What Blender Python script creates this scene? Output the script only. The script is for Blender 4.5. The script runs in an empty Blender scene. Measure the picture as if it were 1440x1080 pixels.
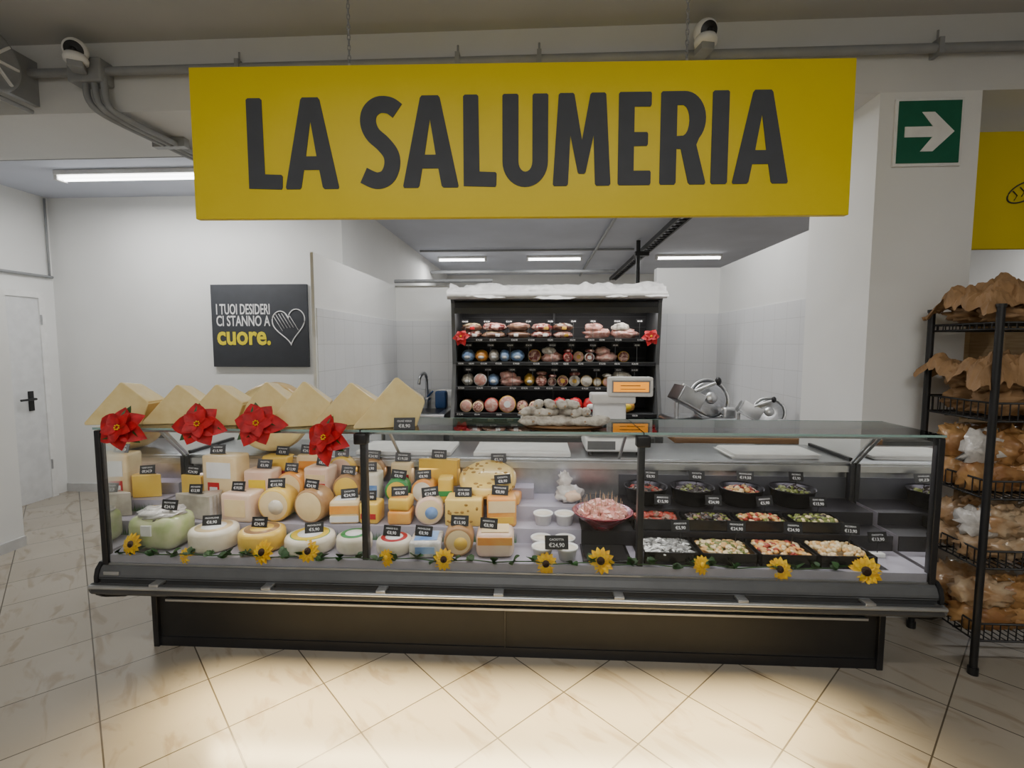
import bpy, bmesh, math, random
from mathutils import Vector, Matrix, noise
rnd = random.Random(11)
PI = math.pi
SC = bpy.context.scene
COL = SC.collection

# ------------------------------------------------------------------ materials
def M(name, col, rough=.5, metal=0., col2=None, vs=12., bump=0., bs=60., emis=0., coat=0., dist=0., stretch=None, lo=.35, hi=.65, spec=None):
    m = bpy.data.materials.new(name); m.use_nodes = True
    nt = m.node_tree; b = nt.nodes['Principled BSDF']
    b.inputs['Base Color'].default_value = (*col, 1)
    b.inputs['Roughness'].default_value = rough
    b.inputs['Metallic'].default_value = metal
    if spec is not None: b.inputs['Specular IOR Level'].default_value = spec
    if coat: b.inputs['Coat Weight'].default_value = coat; b.inputs['Coat Roughness'].default_value = .12
    tc = nt.nodes.new('ShaderNodeTexCoord')
    src = tc.outputs['Object']
    if stretch:
        mp = nt.nodes.new('ShaderNodeMapping'); mp.inputs['Scale'].default_value = stretch
        nt.links.new(src, mp.inputs[0]); src = mp.outputs[0]
    if col2 is None:
        col2 = tuple(c * .9 for c in col)
    n = nt.nodes.new('ShaderNodeTexNoise'); n.inputs['Scale'].default_value = vs
    n.inputs['Detail'].default_value = 3; n.inputs['Distortion'].default_value = dist
    nt.links.new(src, n.inputs['Vector'])
    r = nt.nodes.new('ShaderNodeValToRGB')
    r.color_ramp.elements[0].position = lo; r.color_ramp.elements[1].position = hi
    r.color_ramp.elements[0].color = (*col, 1); r.color_ramp.elements[1].color = (*col2, 1)
    nt.links.new(n.outputs['Fac'], r.inputs[0]); nt.links.new(r.outputs[0], b.inputs['Base Color'])
    if bump:
        n2 = nt.nodes.new('ShaderNodeTexNoise'); n2.inputs['Scale'].default_value = bs
        nt.links.new(src, n2.inputs['Vector'])
        bp = nt.nodes.new('ShaderNodeBump'); bp.inputs['Strength'].default_value = bump; bp.inputs['Distance'].default_value = .01
        nt.links.new(n2.outputs['Fac'], bp.inputs['Height']); nt.links.new(bp.outputs[0], b.inputs['Normal'])
        if coat: nt.links.new(bp.outputs[0], b.inputs['Coat Normal'])
    if emis:
        b.inputs['Emission Color'].default_value = (*col, 1); b.inputs['Emission Strength'].default_value = emis
    return m

def glass_mat(name, tint=(.985, 1, .992), refl=1.0):
    m = bpy.data.materials.new(name); m.use_nodes = True; nt = m.node_tree
    for n in list(nt.nodes): nt.nodes.remove(n)
    o = nt.nodes.new('ShaderNodeOutputMaterial'); mx = nt.nodes.new('ShaderNodeMixShader')
    t = nt.nodes.new('ShaderNodeBsdfTransparent'); g = nt.nodes.new('ShaderNodeBsdfGlossy'); f = nt.nodes.new('ShaderNodeFresnel')
    f.inputs['IOR'].default_value = 1.32; t.inputs[0].default_value = (*tint, 1); g.inputs['Roughness'].default_value = .02
    g.inputs[0].default_value = (refl, refl, refl, 1)
    nt.links.new(f.outputs[0], mx.inputs[0]); nt.links.new(t.outputs[0], mx.inputs[1]); nt.links.new(g.outputs[0], mx.inputs[2])
    nt.links.new(mx.outputs[0], o.inputs[0])
    return m

def brick_mat(name, c1, c2, mortar, w, h, ms, axes='xy', rough=.3, rot=0., loc=(0, 0, 0), marble=None, bump=.2):
    m = bpy.data.materials.new(name); m.use_nodes = True; nt = m.node_tree; b = nt.nodes['Principled BSDF']
    b.inputs['Roughness'].default_value = rough
    geo = nt.nodes.new('ShaderNodeNewGeometry')
    sep = nt.nodes.new('ShaderNodeSeparateXYZ'); com = nt.nodes.new('ShaderNodeCombineXYZ')
    nt.links.new(geo.outputs['Position'], sep.inputs[0])
    idx = {'x': 0, 'y': 1, 'z': 2}
    nt.links.new(sep.outputs[idx[axes[0]]], com.inputs[0]); nt.links.new(sep.outputs[idx[axes[1]]], com.inputs[1])
    mp = nt.nodes.new('ShaderNodeMapping'); mp.inputs['Rotation'].default_value = (0, 0, rot); mp.inputs['Location'].default_value = loc
    nt.links.new(com.outputs[0], mp.inputs[0])
    br = nt.nodes.new('ShaderNodeTexBrick'); br.offset = 0; br.squash = 1
    br.inputs['Scale'].default_value = 1; br.inputs['Brick Width'].default_value = w; br.inputs['Row Height'].default_value = h
    br.inputs['Mortar Size'].default_value = ms; br.inputs['Mortar Smooth'].default_value = .3
    br.inputs['Color1'].default_value = (*c1, 1); br.inputs['Color2'].default_value = (*c2, 1); br.inputs['Mortar'].default_value = (*mortar, 1)
    nt.links.new(mp.outputs[0], br.inputs['Vector'])
    out = br.outputs['Color']
    if marble:
        for (sc, ro, p0, p1, colr) in (((2.6, 8, 1), .5, .54, .66, marble), ((1.2, 1.6, 1), .2, .35, .75, (.90, .89, .87))):
            mp2 = nt.nodes.new('ShaderNodeMapping'); mp2.inputs['Scale'].default_value = sc; mp2.inputs['Rotation'].default_value = (0, 0, ro)
            nt.links.new(mp.outputs[0], mp2.inputs[0])
            n = nt.nodes.new('ShaderNodeTexNoise'); n.inputs['Scale'].default_value = 1.3; n.inputs['Detail'].default_value = 4; n.inputs['Distortion'].default_value = .8
            nt.links.new(mp2.outputs[0], n.inputs['Vector'])
            r = nt.nodes.new('ShaderNodeValToRGB'); r.color_ramp.elements[0].position = p0; r.color_ramp.elements[1].position = p1
            r.color_ramp.elements[0].color = (1, 1, 1, 1); r.color_ramp.elements[1].color = (*colr, 1)
            nt.links.new(n.outputs['Fac'], r.inputs[0])
            mx = nt.nodes.new('ShaderNodeMix'); mx.data_type = 'RGBA'; mx.blend_type = 'MULTIPLY'; mx.inputs[0].default_value = 1
            nt.links.new(out, mx.inputs[6]); nt.links.new(r.outputs[0], mx.inputs[7]); out = mx.outputs[2]
    nt.links.new(out, b.inputs['Base Color'])
    if bump:
        bp = nt.nodes.new('ShaderNodeBump'); bp.invert = True; bp.inputs['Strength'].default_value = bump; bp.inputs['Distance'].default_value = .003
        nt.links.new(br.outputs['Fac'], bp.inputs['Height']); nt.links.new(bp.outputs[0], b.inputs['Normal'])
    return m

WALL = M('wall_paint', (.77, .775, .765), .65, col2=(.74, .745, .735), vs=2, bump=.05, bs=120)
WALLG = M('beam_paint_dimmed', (.66, .665, .66), .7, col2=(.62, .625, .62), vs=1.5, bump=.05)  # greyer than the walls: the beam's dimness is put into the colour
CEIL = M('ceiling_paint_dimmed', (.46, .465, .46), .8, vs=1.2)  # dimness of the front ceiling is put into this darker colour
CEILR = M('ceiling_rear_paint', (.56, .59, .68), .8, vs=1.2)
FLOOR = brick_mat('floor_tile', (.405, .365, .30), (.37, .33, .27), (.10, .085, .065), .4, .4, .0035, 'xy', .26, PI / 4, (1.4447, -1.2226, 0), (.78, .73, .68), .3)
TILEX = brick_mat('wall_tile_yz', (.72, .73, .75), (.70, .71, .73), (.52, .53, .54), .2, .2, .0018, 'yz', .15)
TILEY = brick_mat('wall_tile_xz', (.72, .73, .75), (.70, .71, .73), (.52, .53, .54), .2, .2, .0018, 'xz', .15)
WHITE = M('white_plastic', (.8, .8, .79), .4)
BASEB = M('baseboard_grey', (.55, .55, .55), .5)
YEL = M('sign_yellow', (.76, .59, .006), .5, col2=(.71, .55, .005), vs=1.5)
DGREY = M('sign_letter_grey', (.048, .053, .064), .65)
POSTER = M('poster_grey', (.042, .046, .055), .6)
CHALK = M('chalk_white', (.8, .8, .8), .8)
PYEL = M('poster_yellow', (.80, .66, .01), .7)
GREEN = M('exit_green', (.004, .12, .065), .5)
PIPE = M('pipe_grey', (.28, .29, .30), .45)
DARK = M('dark_plastic', (.014, .014, .016), .35)
BLACK = M('black_metal', (.010, .010, .011), .4)
BODY = M('counter_grey', (.05, .052, .055), .4)
BODY2 = M('counter_trim_grey', (.12, .124, .128), .38, metal=.2)
PLINTH = M('plinth_grey', (.022, .0215, .0215), .6)
STEEL = M('brushed_steel', (.50, .51, .53), .3, 1., col2=(.42, .43, .45), vs=20, stretch=(1, 12, 1))
ALU = M('aluminium_rail', (.62, .63, .64), .32, .9)
LAV = M('deck_white', (.43, .41, .48), .3)
MAT = M('black_deck_mat', (.014, .013, .016), .4)
GLASS = glass_mat('clear_glass')
GEDGE = M('glass_edge', (.25, .38, .36), .2)
LAMP = M('tube_light', (1, 1, .98), .5, emis=9)
WOOD = M('wood', (.25, .13, .05), .5, col2=(.17, .08, .03), vs=6, stretch=(1, 10, 10))
WOODL = M('wood_light', (.45, .33, .2), .5, col2=(.36, .25, .14), vs=4, stretch=(1, 1, 12))
RED = M('poinsettia_red', (.58, .003, .010), .6, col2=(.34, .002, .006), vs=30)
SUN = M('sunflower_yellow', (.92, .60, .003), .5, col2=(.88, .48, .003), vs=40)
SUNC = M('sunflower_centre', (.05, .02, .008), .9, bump=.8, bs=300)
LEAF = M('leaf_green', (.015, .055, .01), .5, col2=(.025, .10, .015), vs=20)
GRASS = M('grass_green', (.03, .20, .03), .6)
CHP = M('parmesan', (.87, .71, .35), .42, col2=(.80, .62, .27), vs=14, bump=.2, bs=22, coat=.6)
RIND = M('parmesan_rind', (.66, .44, .14), .5, col2=(.55, .34, .09), vs=10, coat=.4)
CREAM = M('cheese_cream', (.80, .63, .36), .4, col2=(.74, .55, .29), vs=12, coat=.5, bump=.12, bs=26)
CWHITE = M('cheese_white', (.76, .71, .60), .45, col2=(.69, .62, .48), vs=16, bump=.12, bs=26, coat=.4)
PINK = M('cheese_pinkish', (.76, .50, .37), .4, col2=(.76, .60, .45), vs=8, coat=.6, bump=.18, bs=24)
CYEL = M('cheese_yellow', (.80, .54, .09), .4, col2=(.76, .47, .06), vs=8, coat=.5, bump=.12, bs=24)
CORG = M('cheese_orange', (.78, .29, .04), .4, col2=(.76, .40, .09), vs=8, coat=.5, bump=.1, bs=24)
CBRN = M('cheese_brown_rind', (.34, .17, .06), .5, col2=(.46, .27, .11), vs=12, coat=.4, bump=.15)
CGRN = M('cheese_green', (.38, .47, .19), .5, col2=(.52, .54, .32), vs=14, coat=.6, bump=.2, bs=20)
CGREY = M('cheese_grey', (.32, .29, .23), .5, col2=(.52, .47, .39), vs=10, coat=.6, bump=.3, bs=24)
SWISS = M('swiss', (.80, .58, .17), .4, col2=(.74, .50, .13), vs=5, coat=.3)
HOLE = M('swiss_hole', (.36, .20, .035), .6)
LRED = M('label_red', (.48, .015, .02), .4)
LBLU = M('label_blue', (.08, .20, .5), .4, col2=(.35, .50, .72), vs=9)
LGRN = M('label_green', (.04, .28, .07), .4)
LYEL = M('label_yellow', (.86, .62, .04), .4)
LGLD = M('label_gold', (.62, .38, .06), .35, col2=(.45, .25, .03), vs=16)
LWHT = M('label_white', (.80, .80, .78), .4)
WRAP = M('plastic_wrap', (.52, .50, .47), .15, col2=(.75, .72, .68), vs=22, bump=.6, bs=30, coat=1)
BREAD = M('bread', (.26, .11, .03), .5, col2=(.48, .27, .10), vs=9, bump=.4, bs=25, coat=.6)
BREADW = M('bread_bag_white', (.52, .39, .25), .3, col2=(.38, .21, .09), vs=12, bump=.5, bs=22, coat=.8)
KRAFT = M('kraft_paper', (.32, .185, .085), .7, col2=(.23, .13, .055), vs=10, bump=.7, bs=18)
MEAT1 = M('cured_meat', (.17, .025, .022), .35, col2=(.62, .40, .33), vs=22, coat=.5, lo=.46, hi=.60, dist=.8)
MEAT2 = M('mortadella', (.60, .29, .24), .4, col2=(.74, .52, .44), vs=34, coat=.5, lo=.5, hi=.62)
MEAT3 = M('salami_cut', (.26, .07, .055), .4, col2=(.64, .40, .33), vs=60, coat=.5, lo=.46, hi=.56)
MEATC = M('meat_cube_pink', (.66, .27, .23), .4, col2=(.75, .48, .40), vs=30, coat=.3)
MEATD = M('salami_skin', (.10, .035, .02), .5, col2=(.28, .16, .10), vs=14, coat=.4)
SALW = M('salami_white_mould', (.66, .62, .54), .7, col2=(.30, .25, .20), vs=30, bump=.4, bs=90, lo=.45, hi=.72)
OLVG = M('olive_green', (.14, .17, .025), .3, coat=.4)
OLVD = M('olive_dark', (.028, .016, .014), .25, coat=.5)
PEPR = M('pepper_red', (.33, .03, .012), .3, coat=.4)
BEAN = M('bean_white', (.72, .57, .33), .35, coat=.3)
ALM = M('nut_tan', (.62, .36, .12), .4, coat=.3)
ANCH = M('anchovy', (.45, .45, .43), .25, col2=(.12, .12, .12), vs=50, coat=.6)
TRAYB = M('tray_black', (.006, .006, .007), .25)
BOWLR = M('bowl_red', (.22, .008, .02), .2, coat=.8)
LCD = M('orange_display', (1, .36, .02), .4, emis=.9)
LCDT = M('display_text', (.02, .02, .02), .5)
BLUE = M('tap_blue', (.03, .09, .25), .4)
FILM = M('canopy_film', (.54, .53, .52), .4, col2=(.66, .65, .64), vs=8, bump=.6, bs=12)
DOORM = M('door_white', (.68, .69, .70), .45)

# ------------------------------------------------------------------ mesh builder
class MB:
    def __init__(s):
        s.v = []; s.f = []; s.mi = []; s.sm = []; s.mats = []; s.T = Matrix()
    def m(s, mat):
        if mat not in s.mats: s.mats.append(mat)
        return s.mats.index(mat)
    def add(s, vs, fs, mat, smooth=False, X=None):
        o = len(s.v); T = s.T if X is None else s.T @ X
        s.v += [T @ Vector(p) for p in vs]
        ml = mat if isinstance(mat, (list, tuple)) else None
        for i, f in enumerate(fs):
            s.f.append([o + k for k in f]); s.mi.append(s.m(ml[i] if ml else mat)); s.sm.append(smooth)
    def box(s, x0, x1, y0, y1, z0, z1, mat, bev=0., X=None, smooth=False):
        if bev <= 0:
            vs = [(x, y, z) for x in (x0, x1) for y in (y0, y1) for z in (z0, z1)]
            s.add(vs, [(0, 1, 3, 2), (4, 6, 7, 5), (0, 4, 5, 1), (2, 3, 7, 6), (0, 2, 6, 4), (1, 5, 7, 3)], mat, False, X)
        else:
            bm = bmesh.new(); bmesh.ops.create_cube(bm, size=1)
            for v in bm.verts: v.co = Vector(((x0 + x1) / 2 + v.co.x * (x1 - x0), (y0 + y1) / 2 + v.co.y * (y1 - y0), (z0 + z1) / 2 + v.co.z * (z1 - z0)))
            bmesh.ops.bevel(bm, geom=bm.edges[:], offset=bev, segments=3, profile=.5, affect='EDGES')
            s.bm(bm, mat, True, X)
    def bm(s, bm, mat, smooth=True, X=None):
        bm.verts.index_update()
        s.add([v.co.copy() for v in bm.verts], [[v.index for v in f.verts] for f in bm.faces], mat, smooth, X); bm.free()
    def prism(s, poly, y0, y1, mat, bev=0., X=None, facemats=None, smooth=False, back=None):
        """poly in XZ extruded along Y"""
        n = len(poly); bm = bmesh.new(); pb = back or poly
        a = [bm.verts.new((p[0], y0, p[1])) for p in poly]; b = [bm.verts.new((p[0], y1, p[1])) for p in pb]
        fs = [bm.faces.new(a), bm.faces.new(b[::-1])]
        for i in range(n): fs.append(bm.faces.new((a[(i + 1) % n], a[i], b[i], b[(i + 1) % n])))
        fm = facemats or {}
        lst = [mat] + [fm[k] for k in fm]
        for i, f in enumerate(fs):
            f.material_index = 0
            if i - 2 in fm: f.material_index = 1 + list(fm).index(i - 2)
        bmesh.ops.recalc_face_normals(bm, faces=bm.faces[:])
        if bev: bmesh.ops.bevel(bm, geom=bm.edges[:], offset=bev, segments=2, profile=.5, affect='EDGES')
        ml = [lst[f.material_index] for f in bm.faces]
        bm.verts.index_update()
        s.add([v.co.copy() for v in bm.verts], [[v.index for v in f.verts] for f in bm.faces], ml, smooth, X); bm.free()
    def lathe(s, prof, mat, c=(0, 0, 0), n=32, X=None, smooth=True, segm=None, jit=0.):
        vs = []; fs = []; ml = []
        k = len(prof)
        for i in range(n):
            a = 2 * PI * i / n; j = 1 + (rnd.uniform(-jit, jit) if jit else 0)
            for r, z in prof: vs.append((c[0] + r * j * math.cos(a), c[1] + r * j * math.sin(a), c[2] + z))
        for i in range(n):
            i2 = (i + 1) % n
            for q in range(k - 1):
                fs.append((i * k + q, i2 * k + q, i2 * k + q + 1, i * k + q + 1)); ml.append(segm[q] if segm else mat)
        s.add(vs, fs, ml, smooth, X)
    def cyl(s, p0, p1, r, mat, n=16, r2=None, smooth=True):
        p0 = Vector(p0); p1 = Vector(p1); d = p1 - p0
        q = d.to_track_quat('Z', 'Y').to_matrix().to_4x4(); q.translation = p0
        L = d.length; r2 = r if r2 is None else r2
        vs = []; fs = []
        for i in range(n):
            a = 2 * PI * i / n
            vs.append((r * math.cos(a), r * math.sin(a), 0)); vs.append((r2 * math.cos(a), r2 * math.sin(a), L))
        for i in range(n):
            j = (i + 1) % n; fs.append((2 * i, 2 * j, 2 * j + 1, 2 * i + 1))
        s.add(vs, fs, mat, smooth, q)
        s.add(vs[::2], [list(range(n))[::-1]], mat, False, q); s.add(vs[1::2], [list(range(n))], mat, False, q)
    def tube(s, path, r, mat, n=8, closed=False, sub=0):
        P = [Vector(p) for p in path]
        if sub:
            Q = []; m = len(P)
            for i in range(m - 1 if not closed else m):
                p0 = P[(i - 1) % m] if (closed or i > 0) else P[0]; p1 = P[i]; p2 = P[(i + 1) % m]; p3 = P[(i + 2) % m] if (closed or i + 2 < m) else P[-1]
                for t in range(sub):
                    t = t / sub
                    Q.append(.5 * ((2 * p1) + (p2 - p0) * t + (2 * p0 - 5 * p1 + 4 * p2 - p3) * t * t + (3 * p1 - p0 - 3 * p2 + p3) * t ** 3))
            if not closed: Q.append(P[-1])
            P = Q
        m = len(P); vs = []; fs = []; up = Vector((0, 0, 1))
        for i, p in enumerate(P):
            if closed: d = P[(i + 1) % m] - P[i - 1]
            else: d = P[min(i + 1, m - 1)] - P[max(i - 1, 0)]
            d.normalize(); u = up if abs(d.dot(up)) < .95 else Vector((1, 0, 0))
            a = d.cross(u).normalized(); b = a.cross(d)
            for k in range(n):
                t = 2 * PI * k / n; vs.append(p + a * r * math.cos(t) + b * r * math.sin(t))
        for i in range(m if closed else m - 1):
            i2 = (i + 1) % m
            for k in range(n): fs.append((i * n + k, i * n + (k + 1) % n, i2 * n + (k + 1) % n, i2 * n + k))
        if not closed: fs.append(list(range(n))[::-1]); fs.append([(m - 1) * n + k for k in range(n)])
        s.add(vs, fs, mat, True)
    def ell(s, c, r, mat, nu=12, nv=8, amp=0., fr=8., X=None, flat=0.):
        vs = []; fs = []; sd = rnd.uniform(0, 50)
        for j in range(nv + 1):
            p = PI * j / nv
            for i in range(nu):
                a = 2 * PI * i / nu
                d = Vector((math.sin(p) * math.cos(a), math.sin(p) * math.sin(a), math.cos(p)))
                k = 1 + (amp * noise.noise(d * fr * .25 + Vector((sd, 0, 0))) if amp else 0)
                q = Vector((c[0] + d.x * r[0] * k, c[1] + d.y * r[1] * k, c[2] + d.z * r[2] * k))
                if flat: q.z = max(q.z, c[2] - r[2] * flat)
                vs.append(q)
        for j in range(nv):
            for i in range(nu):
                i2 = (i + 1) % nu; fs.append((j * nu + i, (j + 1) * nu + i, (j + 1) * nu + i2, j * nu + i2))
        s.add(vs, fs, mat, True, X)
    def sheet(s, nu, nv, fn, mat, smooth=True):
        vs = [fn(i / nu, j / nv) for j in range(nv + 1) for i in range(nu + 1)]
        fs = [(j * (nu + 1) + i, j * (nu + 1) + i + 1, (j + 1) * (nu + 1) + i + 1, (j + 1) * (nu + 1) + i) for j in range(nv) for i in range(nu)]
        s.add(vs, fs, mat, smooth)
    def stamp(s, geo, X, mat): s.add(geo[0], geo[1], mat, False, X)
    def obj(s, name, parent=None):
        lo = [min(v[i] for v in s.v) for i in range(3)]; hi = [max(v[i] for v in s.v) for i in range(3)]
        o = Vector(((lo[0] + hi[0]) / 2, (lo[1] + hi[1]) / 2, lo[2]))
        me = bpy.data.meshes.new(name); me.from_pydata([v - o for v in s.v], [], s.f)
        for m in s.mats: me.materials.append(m)
        me.polygons.foreach_set('material_index', s.mi); me.polygons.foreach_set('use_smooth', s.sm); me.update()
        ob = bpy.data.objects.new(name, me); COL.objects.link(ob); ob.location = o
        if parent: ob.parent = parent; ob.location = o - parent.location
        return ob

def empty(name, loc):
    e = bpy.data.objects.new(name, None); e.location = loc; e.empty_display_size = .1; COL.objects.link(e); return e
def T(x=0, y=0, z=0): return Matrix.Translation((x, y, z))
def R(a, ax): return Matrix.Rotation(a, 4, ax)
def S3(x, y, z): return Matrix.Diagonal((x, y, z, 1))
UP = R(PI / 2, 'X')   # XY drawing -> XZ, facing -Y

def _geo(cu):
    ob = bpy.data.objects.new('tmp', cu); COL.objects.link(ob); bpy.context.view_layer.update()
    me = bpy.data.meshes.new_from_object(ob.evaluated_get(bpy.context.evaluated_depsgraph_get()))
    g = ([v.co.copy() for v in me.vertices], [list(p.vertices) for p in me.polygons])
    bpy.data.objects.remove(ob); bpy.data.meshes.remove(me); bpy.data.curves.remove(cu); return g
def text_geo(t, size=1., bold=0., align='LEFT', ext=0.):
    cu = bpy.data.curves.new('t', 'FONT'); cu.body = t; cu.size = size; cu.offset = bold; cu.align_x = align; cu.extrude = ext; cu.resolution_u = 3
    return _geo(cu)
def loops_geo(loops, ext):
    cu = bpy.data.curves.new('c', 'CURVE'); cu.dimensions = '2D'; cu.fill_mode = 'BOTH'; cu.extrude = ext
    for L in loops:
        sp = cu.splines.new('POLY'); sp.points.add(len(L) - 1)
        for i, p in enumerate(L): sp.points[i].co = (p[0], p[1], 0, 1)
        sp.use_cyclic_u = True
    return _geo(cu)
def arc(cx, cy, rx, ry, a0, a1, n=10):
    return [(cx + rx * math.cos(math.radians(a0 + (a1 - a0) * i / n)), cy + ry * math.sin(math.radians(a0 + (a1 - a0) * i / n))) for i in range(n + 1)]

TAGT = [text_geo(t, .02, .0002, 'CENTER') for t in ('€13,90', '€8,90', '€19,50', '€15,90', '€24,90', '€5,90')]
TAGN = [text_geo(t, .0105, .0001, 'CENTER') for t in ('PECORINO', 'CACIOTTA', 'ASIAGO D.O.', 'OLIVE VERDI', 'PROVOLONE')]

# ------------------------------------------------------------------ room shell
def slab(name, *a, mat=WALL, bev=0):
    mb = MB(); mb.box(*a, mat, bev); return mb.obj(name)
slab('floor', -5.3, 6.1, -3.2, 11.2, -.1, 0, mat=FLOOR)
slab('ceiling', -5.3, 6.1, -3.2, 2.9, 3.35, 3.47, mat=CEIL)
slab('ceiling_rear', -5.3, 6.1, 3.58, 11.2, 3.12, 3.24, mat=CEILR)
slab('ceiling_beam', -5.3, 6.1, 2.9, 3.58, 2.96, 3.47, mat=WALLG)
slab('wall_left', -5.3, -5.13, -3.2, 11.2, 0, 3.35)
slab('wall_right', 6.0, 6.1, -3.2, 11.2, 0, 3.35)
slab('wall_back', -5.13, 6.0, 11.0, 11.2, 0, 3.12)
slab('wall_front', -5.13, 6.0, -3.2, -3.05, 0, 3.35)
slab('wall_left_back', -5.13, -2.0, 5.04, 5.18, 0, 3.12)
slab('wall_left_return', -2.12, -2.0, 5.18, 11.0, 0, 3.12)
slab('wall_pillar', 1.85, 2.38, 2.9, 3.56, 0, 2.96)
slab('wall_side_partition', -5.13, -4.08, 3.2, 3.62, 0, 2.02)
mb = MB(); mb.box(-1.615, -1.592, 3.48, 5.62, 0, 2.25, WALL); mb.box(-1.592, -1.586, 3.50, 5.5, 0, 1.86, TILEX); mb.obj('wall_left_partition')
mb = MB(); mb.box(-1.59, 1.28, 5.5, 5.62, 0, 2.25, WALL); mb.box(-1.585, 1.28, 5.492, 5.5, 0, 1.86, TILEY)
mb.box(1.28, 1.95, 5.5, 5.62, 0, 2.42, WALL); mb.box(1.28, 1.942, 5.492, 5.5, 0, 1.93, TILEY); mb.obj('wall_back_partition')
mb = MB(); mb.box(1.95, 2.07, 3.56, 5.62, 0, 2.42, WALL); mb.box(1.942, 1.95, 3.56, 5.5, 0, 1.93, TILEX); mb.obj('wall_right_partition')
slab('baseboard_left_back', -5.12, -1.72, 5.022, 5.04, 0, .09, mat=BASEB)
slab('baseboard_left', -5.13, -5.112, 3.62, 3.82, 0, .09, mat=BASEB)
slab('baseboard_side', -4.08, -4.065, 3.2, 3.62, 0, .08, mat=BASEB)

# door on left wall
mb = MB(); mb.T = T(.002, 0, 0)
mb.box(-5.13, -5.10, 3.90, 4.83, 0, 2.07, DOORM); mb.box(-5.13, -5.085, 3.84, 3.90, 0, 2.13, WHITE); mb.box(-5.13, -5.085, 4.83, 4.89, 0, 2.13, WHITE)
mb.box(-5.13, -5.085, 3.90, 4.83, 2.07, 2.13, WHITE)
mb.box(-5.10, -5.085, 4.66, 4.71, .93, 1.13, BLACK, .004); mb.cyl((-5.09, 4.685, 1.05), (-5.04, 4.685, 1.05), .012, BLACK); mb.cyl((-5.04, 4.69, 1.05), (-5.04, 4.54, 1.05), .011, BLACK)
for z in (.3, 1.8): mb.cyl((-5.085, 4.84, z), (-5.085, 4.84, z + .1), .01, STEEL)
mb.obj('door_1')

# ------------------------------------------------------------------ pipes on beam etc.
mb = MB()
mb.cyl((-5.1, 2.855, 3.17), (6.0, 2.855, 3.15), .024, PIPE, 14)
for x in (-4.2, -3.1, -1.7, -.45, .0, .9, 2.1, 2.7, 3.6):
    mb.box(x - .012, x + .012, 2.825, 2.899, 3.12, 3.2, PIPE); mb.cyl((x, 2.86, 3.12), (x, 2.86, 3.25), .006, PIPE, 6)
mb.obj('conduit_pipe')
mb = MB()
for k in range(3):
    d = k * .045
    mb.tube([(-2.60 + d * 1.2, 2.84, 3.13), (-2.59 + d * 1.2, 2.83, 3.02), (-2.55 + d, 2.84, 2.95), (-2.50 + d, 2.93, 2.915), (-2.48 + d, 3.2, 2.915), (-2.46 + d, 3.56, 2.92)], .018, PIPE, 8, sub=5)
mb.box(-2.68, -2.48, 2.80, 2.899, 3.09, 3.22, PIPE, .01)
mb.box(-2.55, -2.33, 3.25, 3.3, 2.90, 2.958, PIPE)
mb.obj('conduit_bend')
mb = MB(); mb.tube([(-5.1, 3.7, 2.3), (-5.1, 4.95, 2.3), (-5.1, 5.01, 2.3)], .014, PIPE); mb.tube([(-5.1, 4.98, 2.3), (-5.1, 4.98, 3.1)], .01, PIPE); mb.obj('conduit_riser')
mb = MB(); mb.cyl((-5.1, 3.63, 2.985), (-2.5, 3.63, 2.985), .013, PIPE); mb.obj('conduit_beam')

def camera_dome(name, x, y, z, yaw, s=1.):
    mb = MB(); mb.T = T(x, y, z) @ R(yaw, 'Z')
    mb.lathe([(0, 0), (.055 * s, 0), (.058 * s, .02), (.05 * s, .04), (0, .04)], WHITE, (0, .0, -.065))
    mb.box(-.035, .035, -.03, .06, -.10, -.06, PIPE, .006)
    X = R(math.radians(112), 'X')
    mb.lathe([(0, -.06), (.035, -.055), (.055, -.03), (.06, .0), (.056, .02), (.045, .032)], WHITE, n=28, X=X)
    mb.lathe([(.045, .032), (.04, .034), (0, .045)], DARK, n=28, X=X)
    mb.lathe([(.016, .04), (.016, .052), (0, .054)], BLACK, n=16, X=X)
    mb.obj(name)
camera_dome('security_camera', -2.56, 2.74, 3.22, .5, 1.)
camera_dome('security_camera', .86, 2.74, 3.21, .2)

# exhaust fan far left, high on the beam
mb = MB(); X = T(-2.93, 2.6, 3.12) @ R(PI / 2, 'Y')
mb.lathe([(.05, -.14), (.12, -.13), (.15, -.08), (.16, 0), (.165, .02), (.15, .03), (.14, .02), (.03, .02), (0, .02)], PIPE, X=X)
for i in range(8):
    a = i * PI / 4; mb.box(.03, .145, -.006, .006, .02, .032, WHITE, X=X @ R(a, 'Z'))
mb.box(-2.98, -2.95, 2.72, 2.899, 3.0, 3.25, PIPE); mb.cyl((-2.95, 2.6, 2.95), (-2.95, 2.85, 2.95), .012, PIPE)
mb.obj('exhaust_fan')

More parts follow.
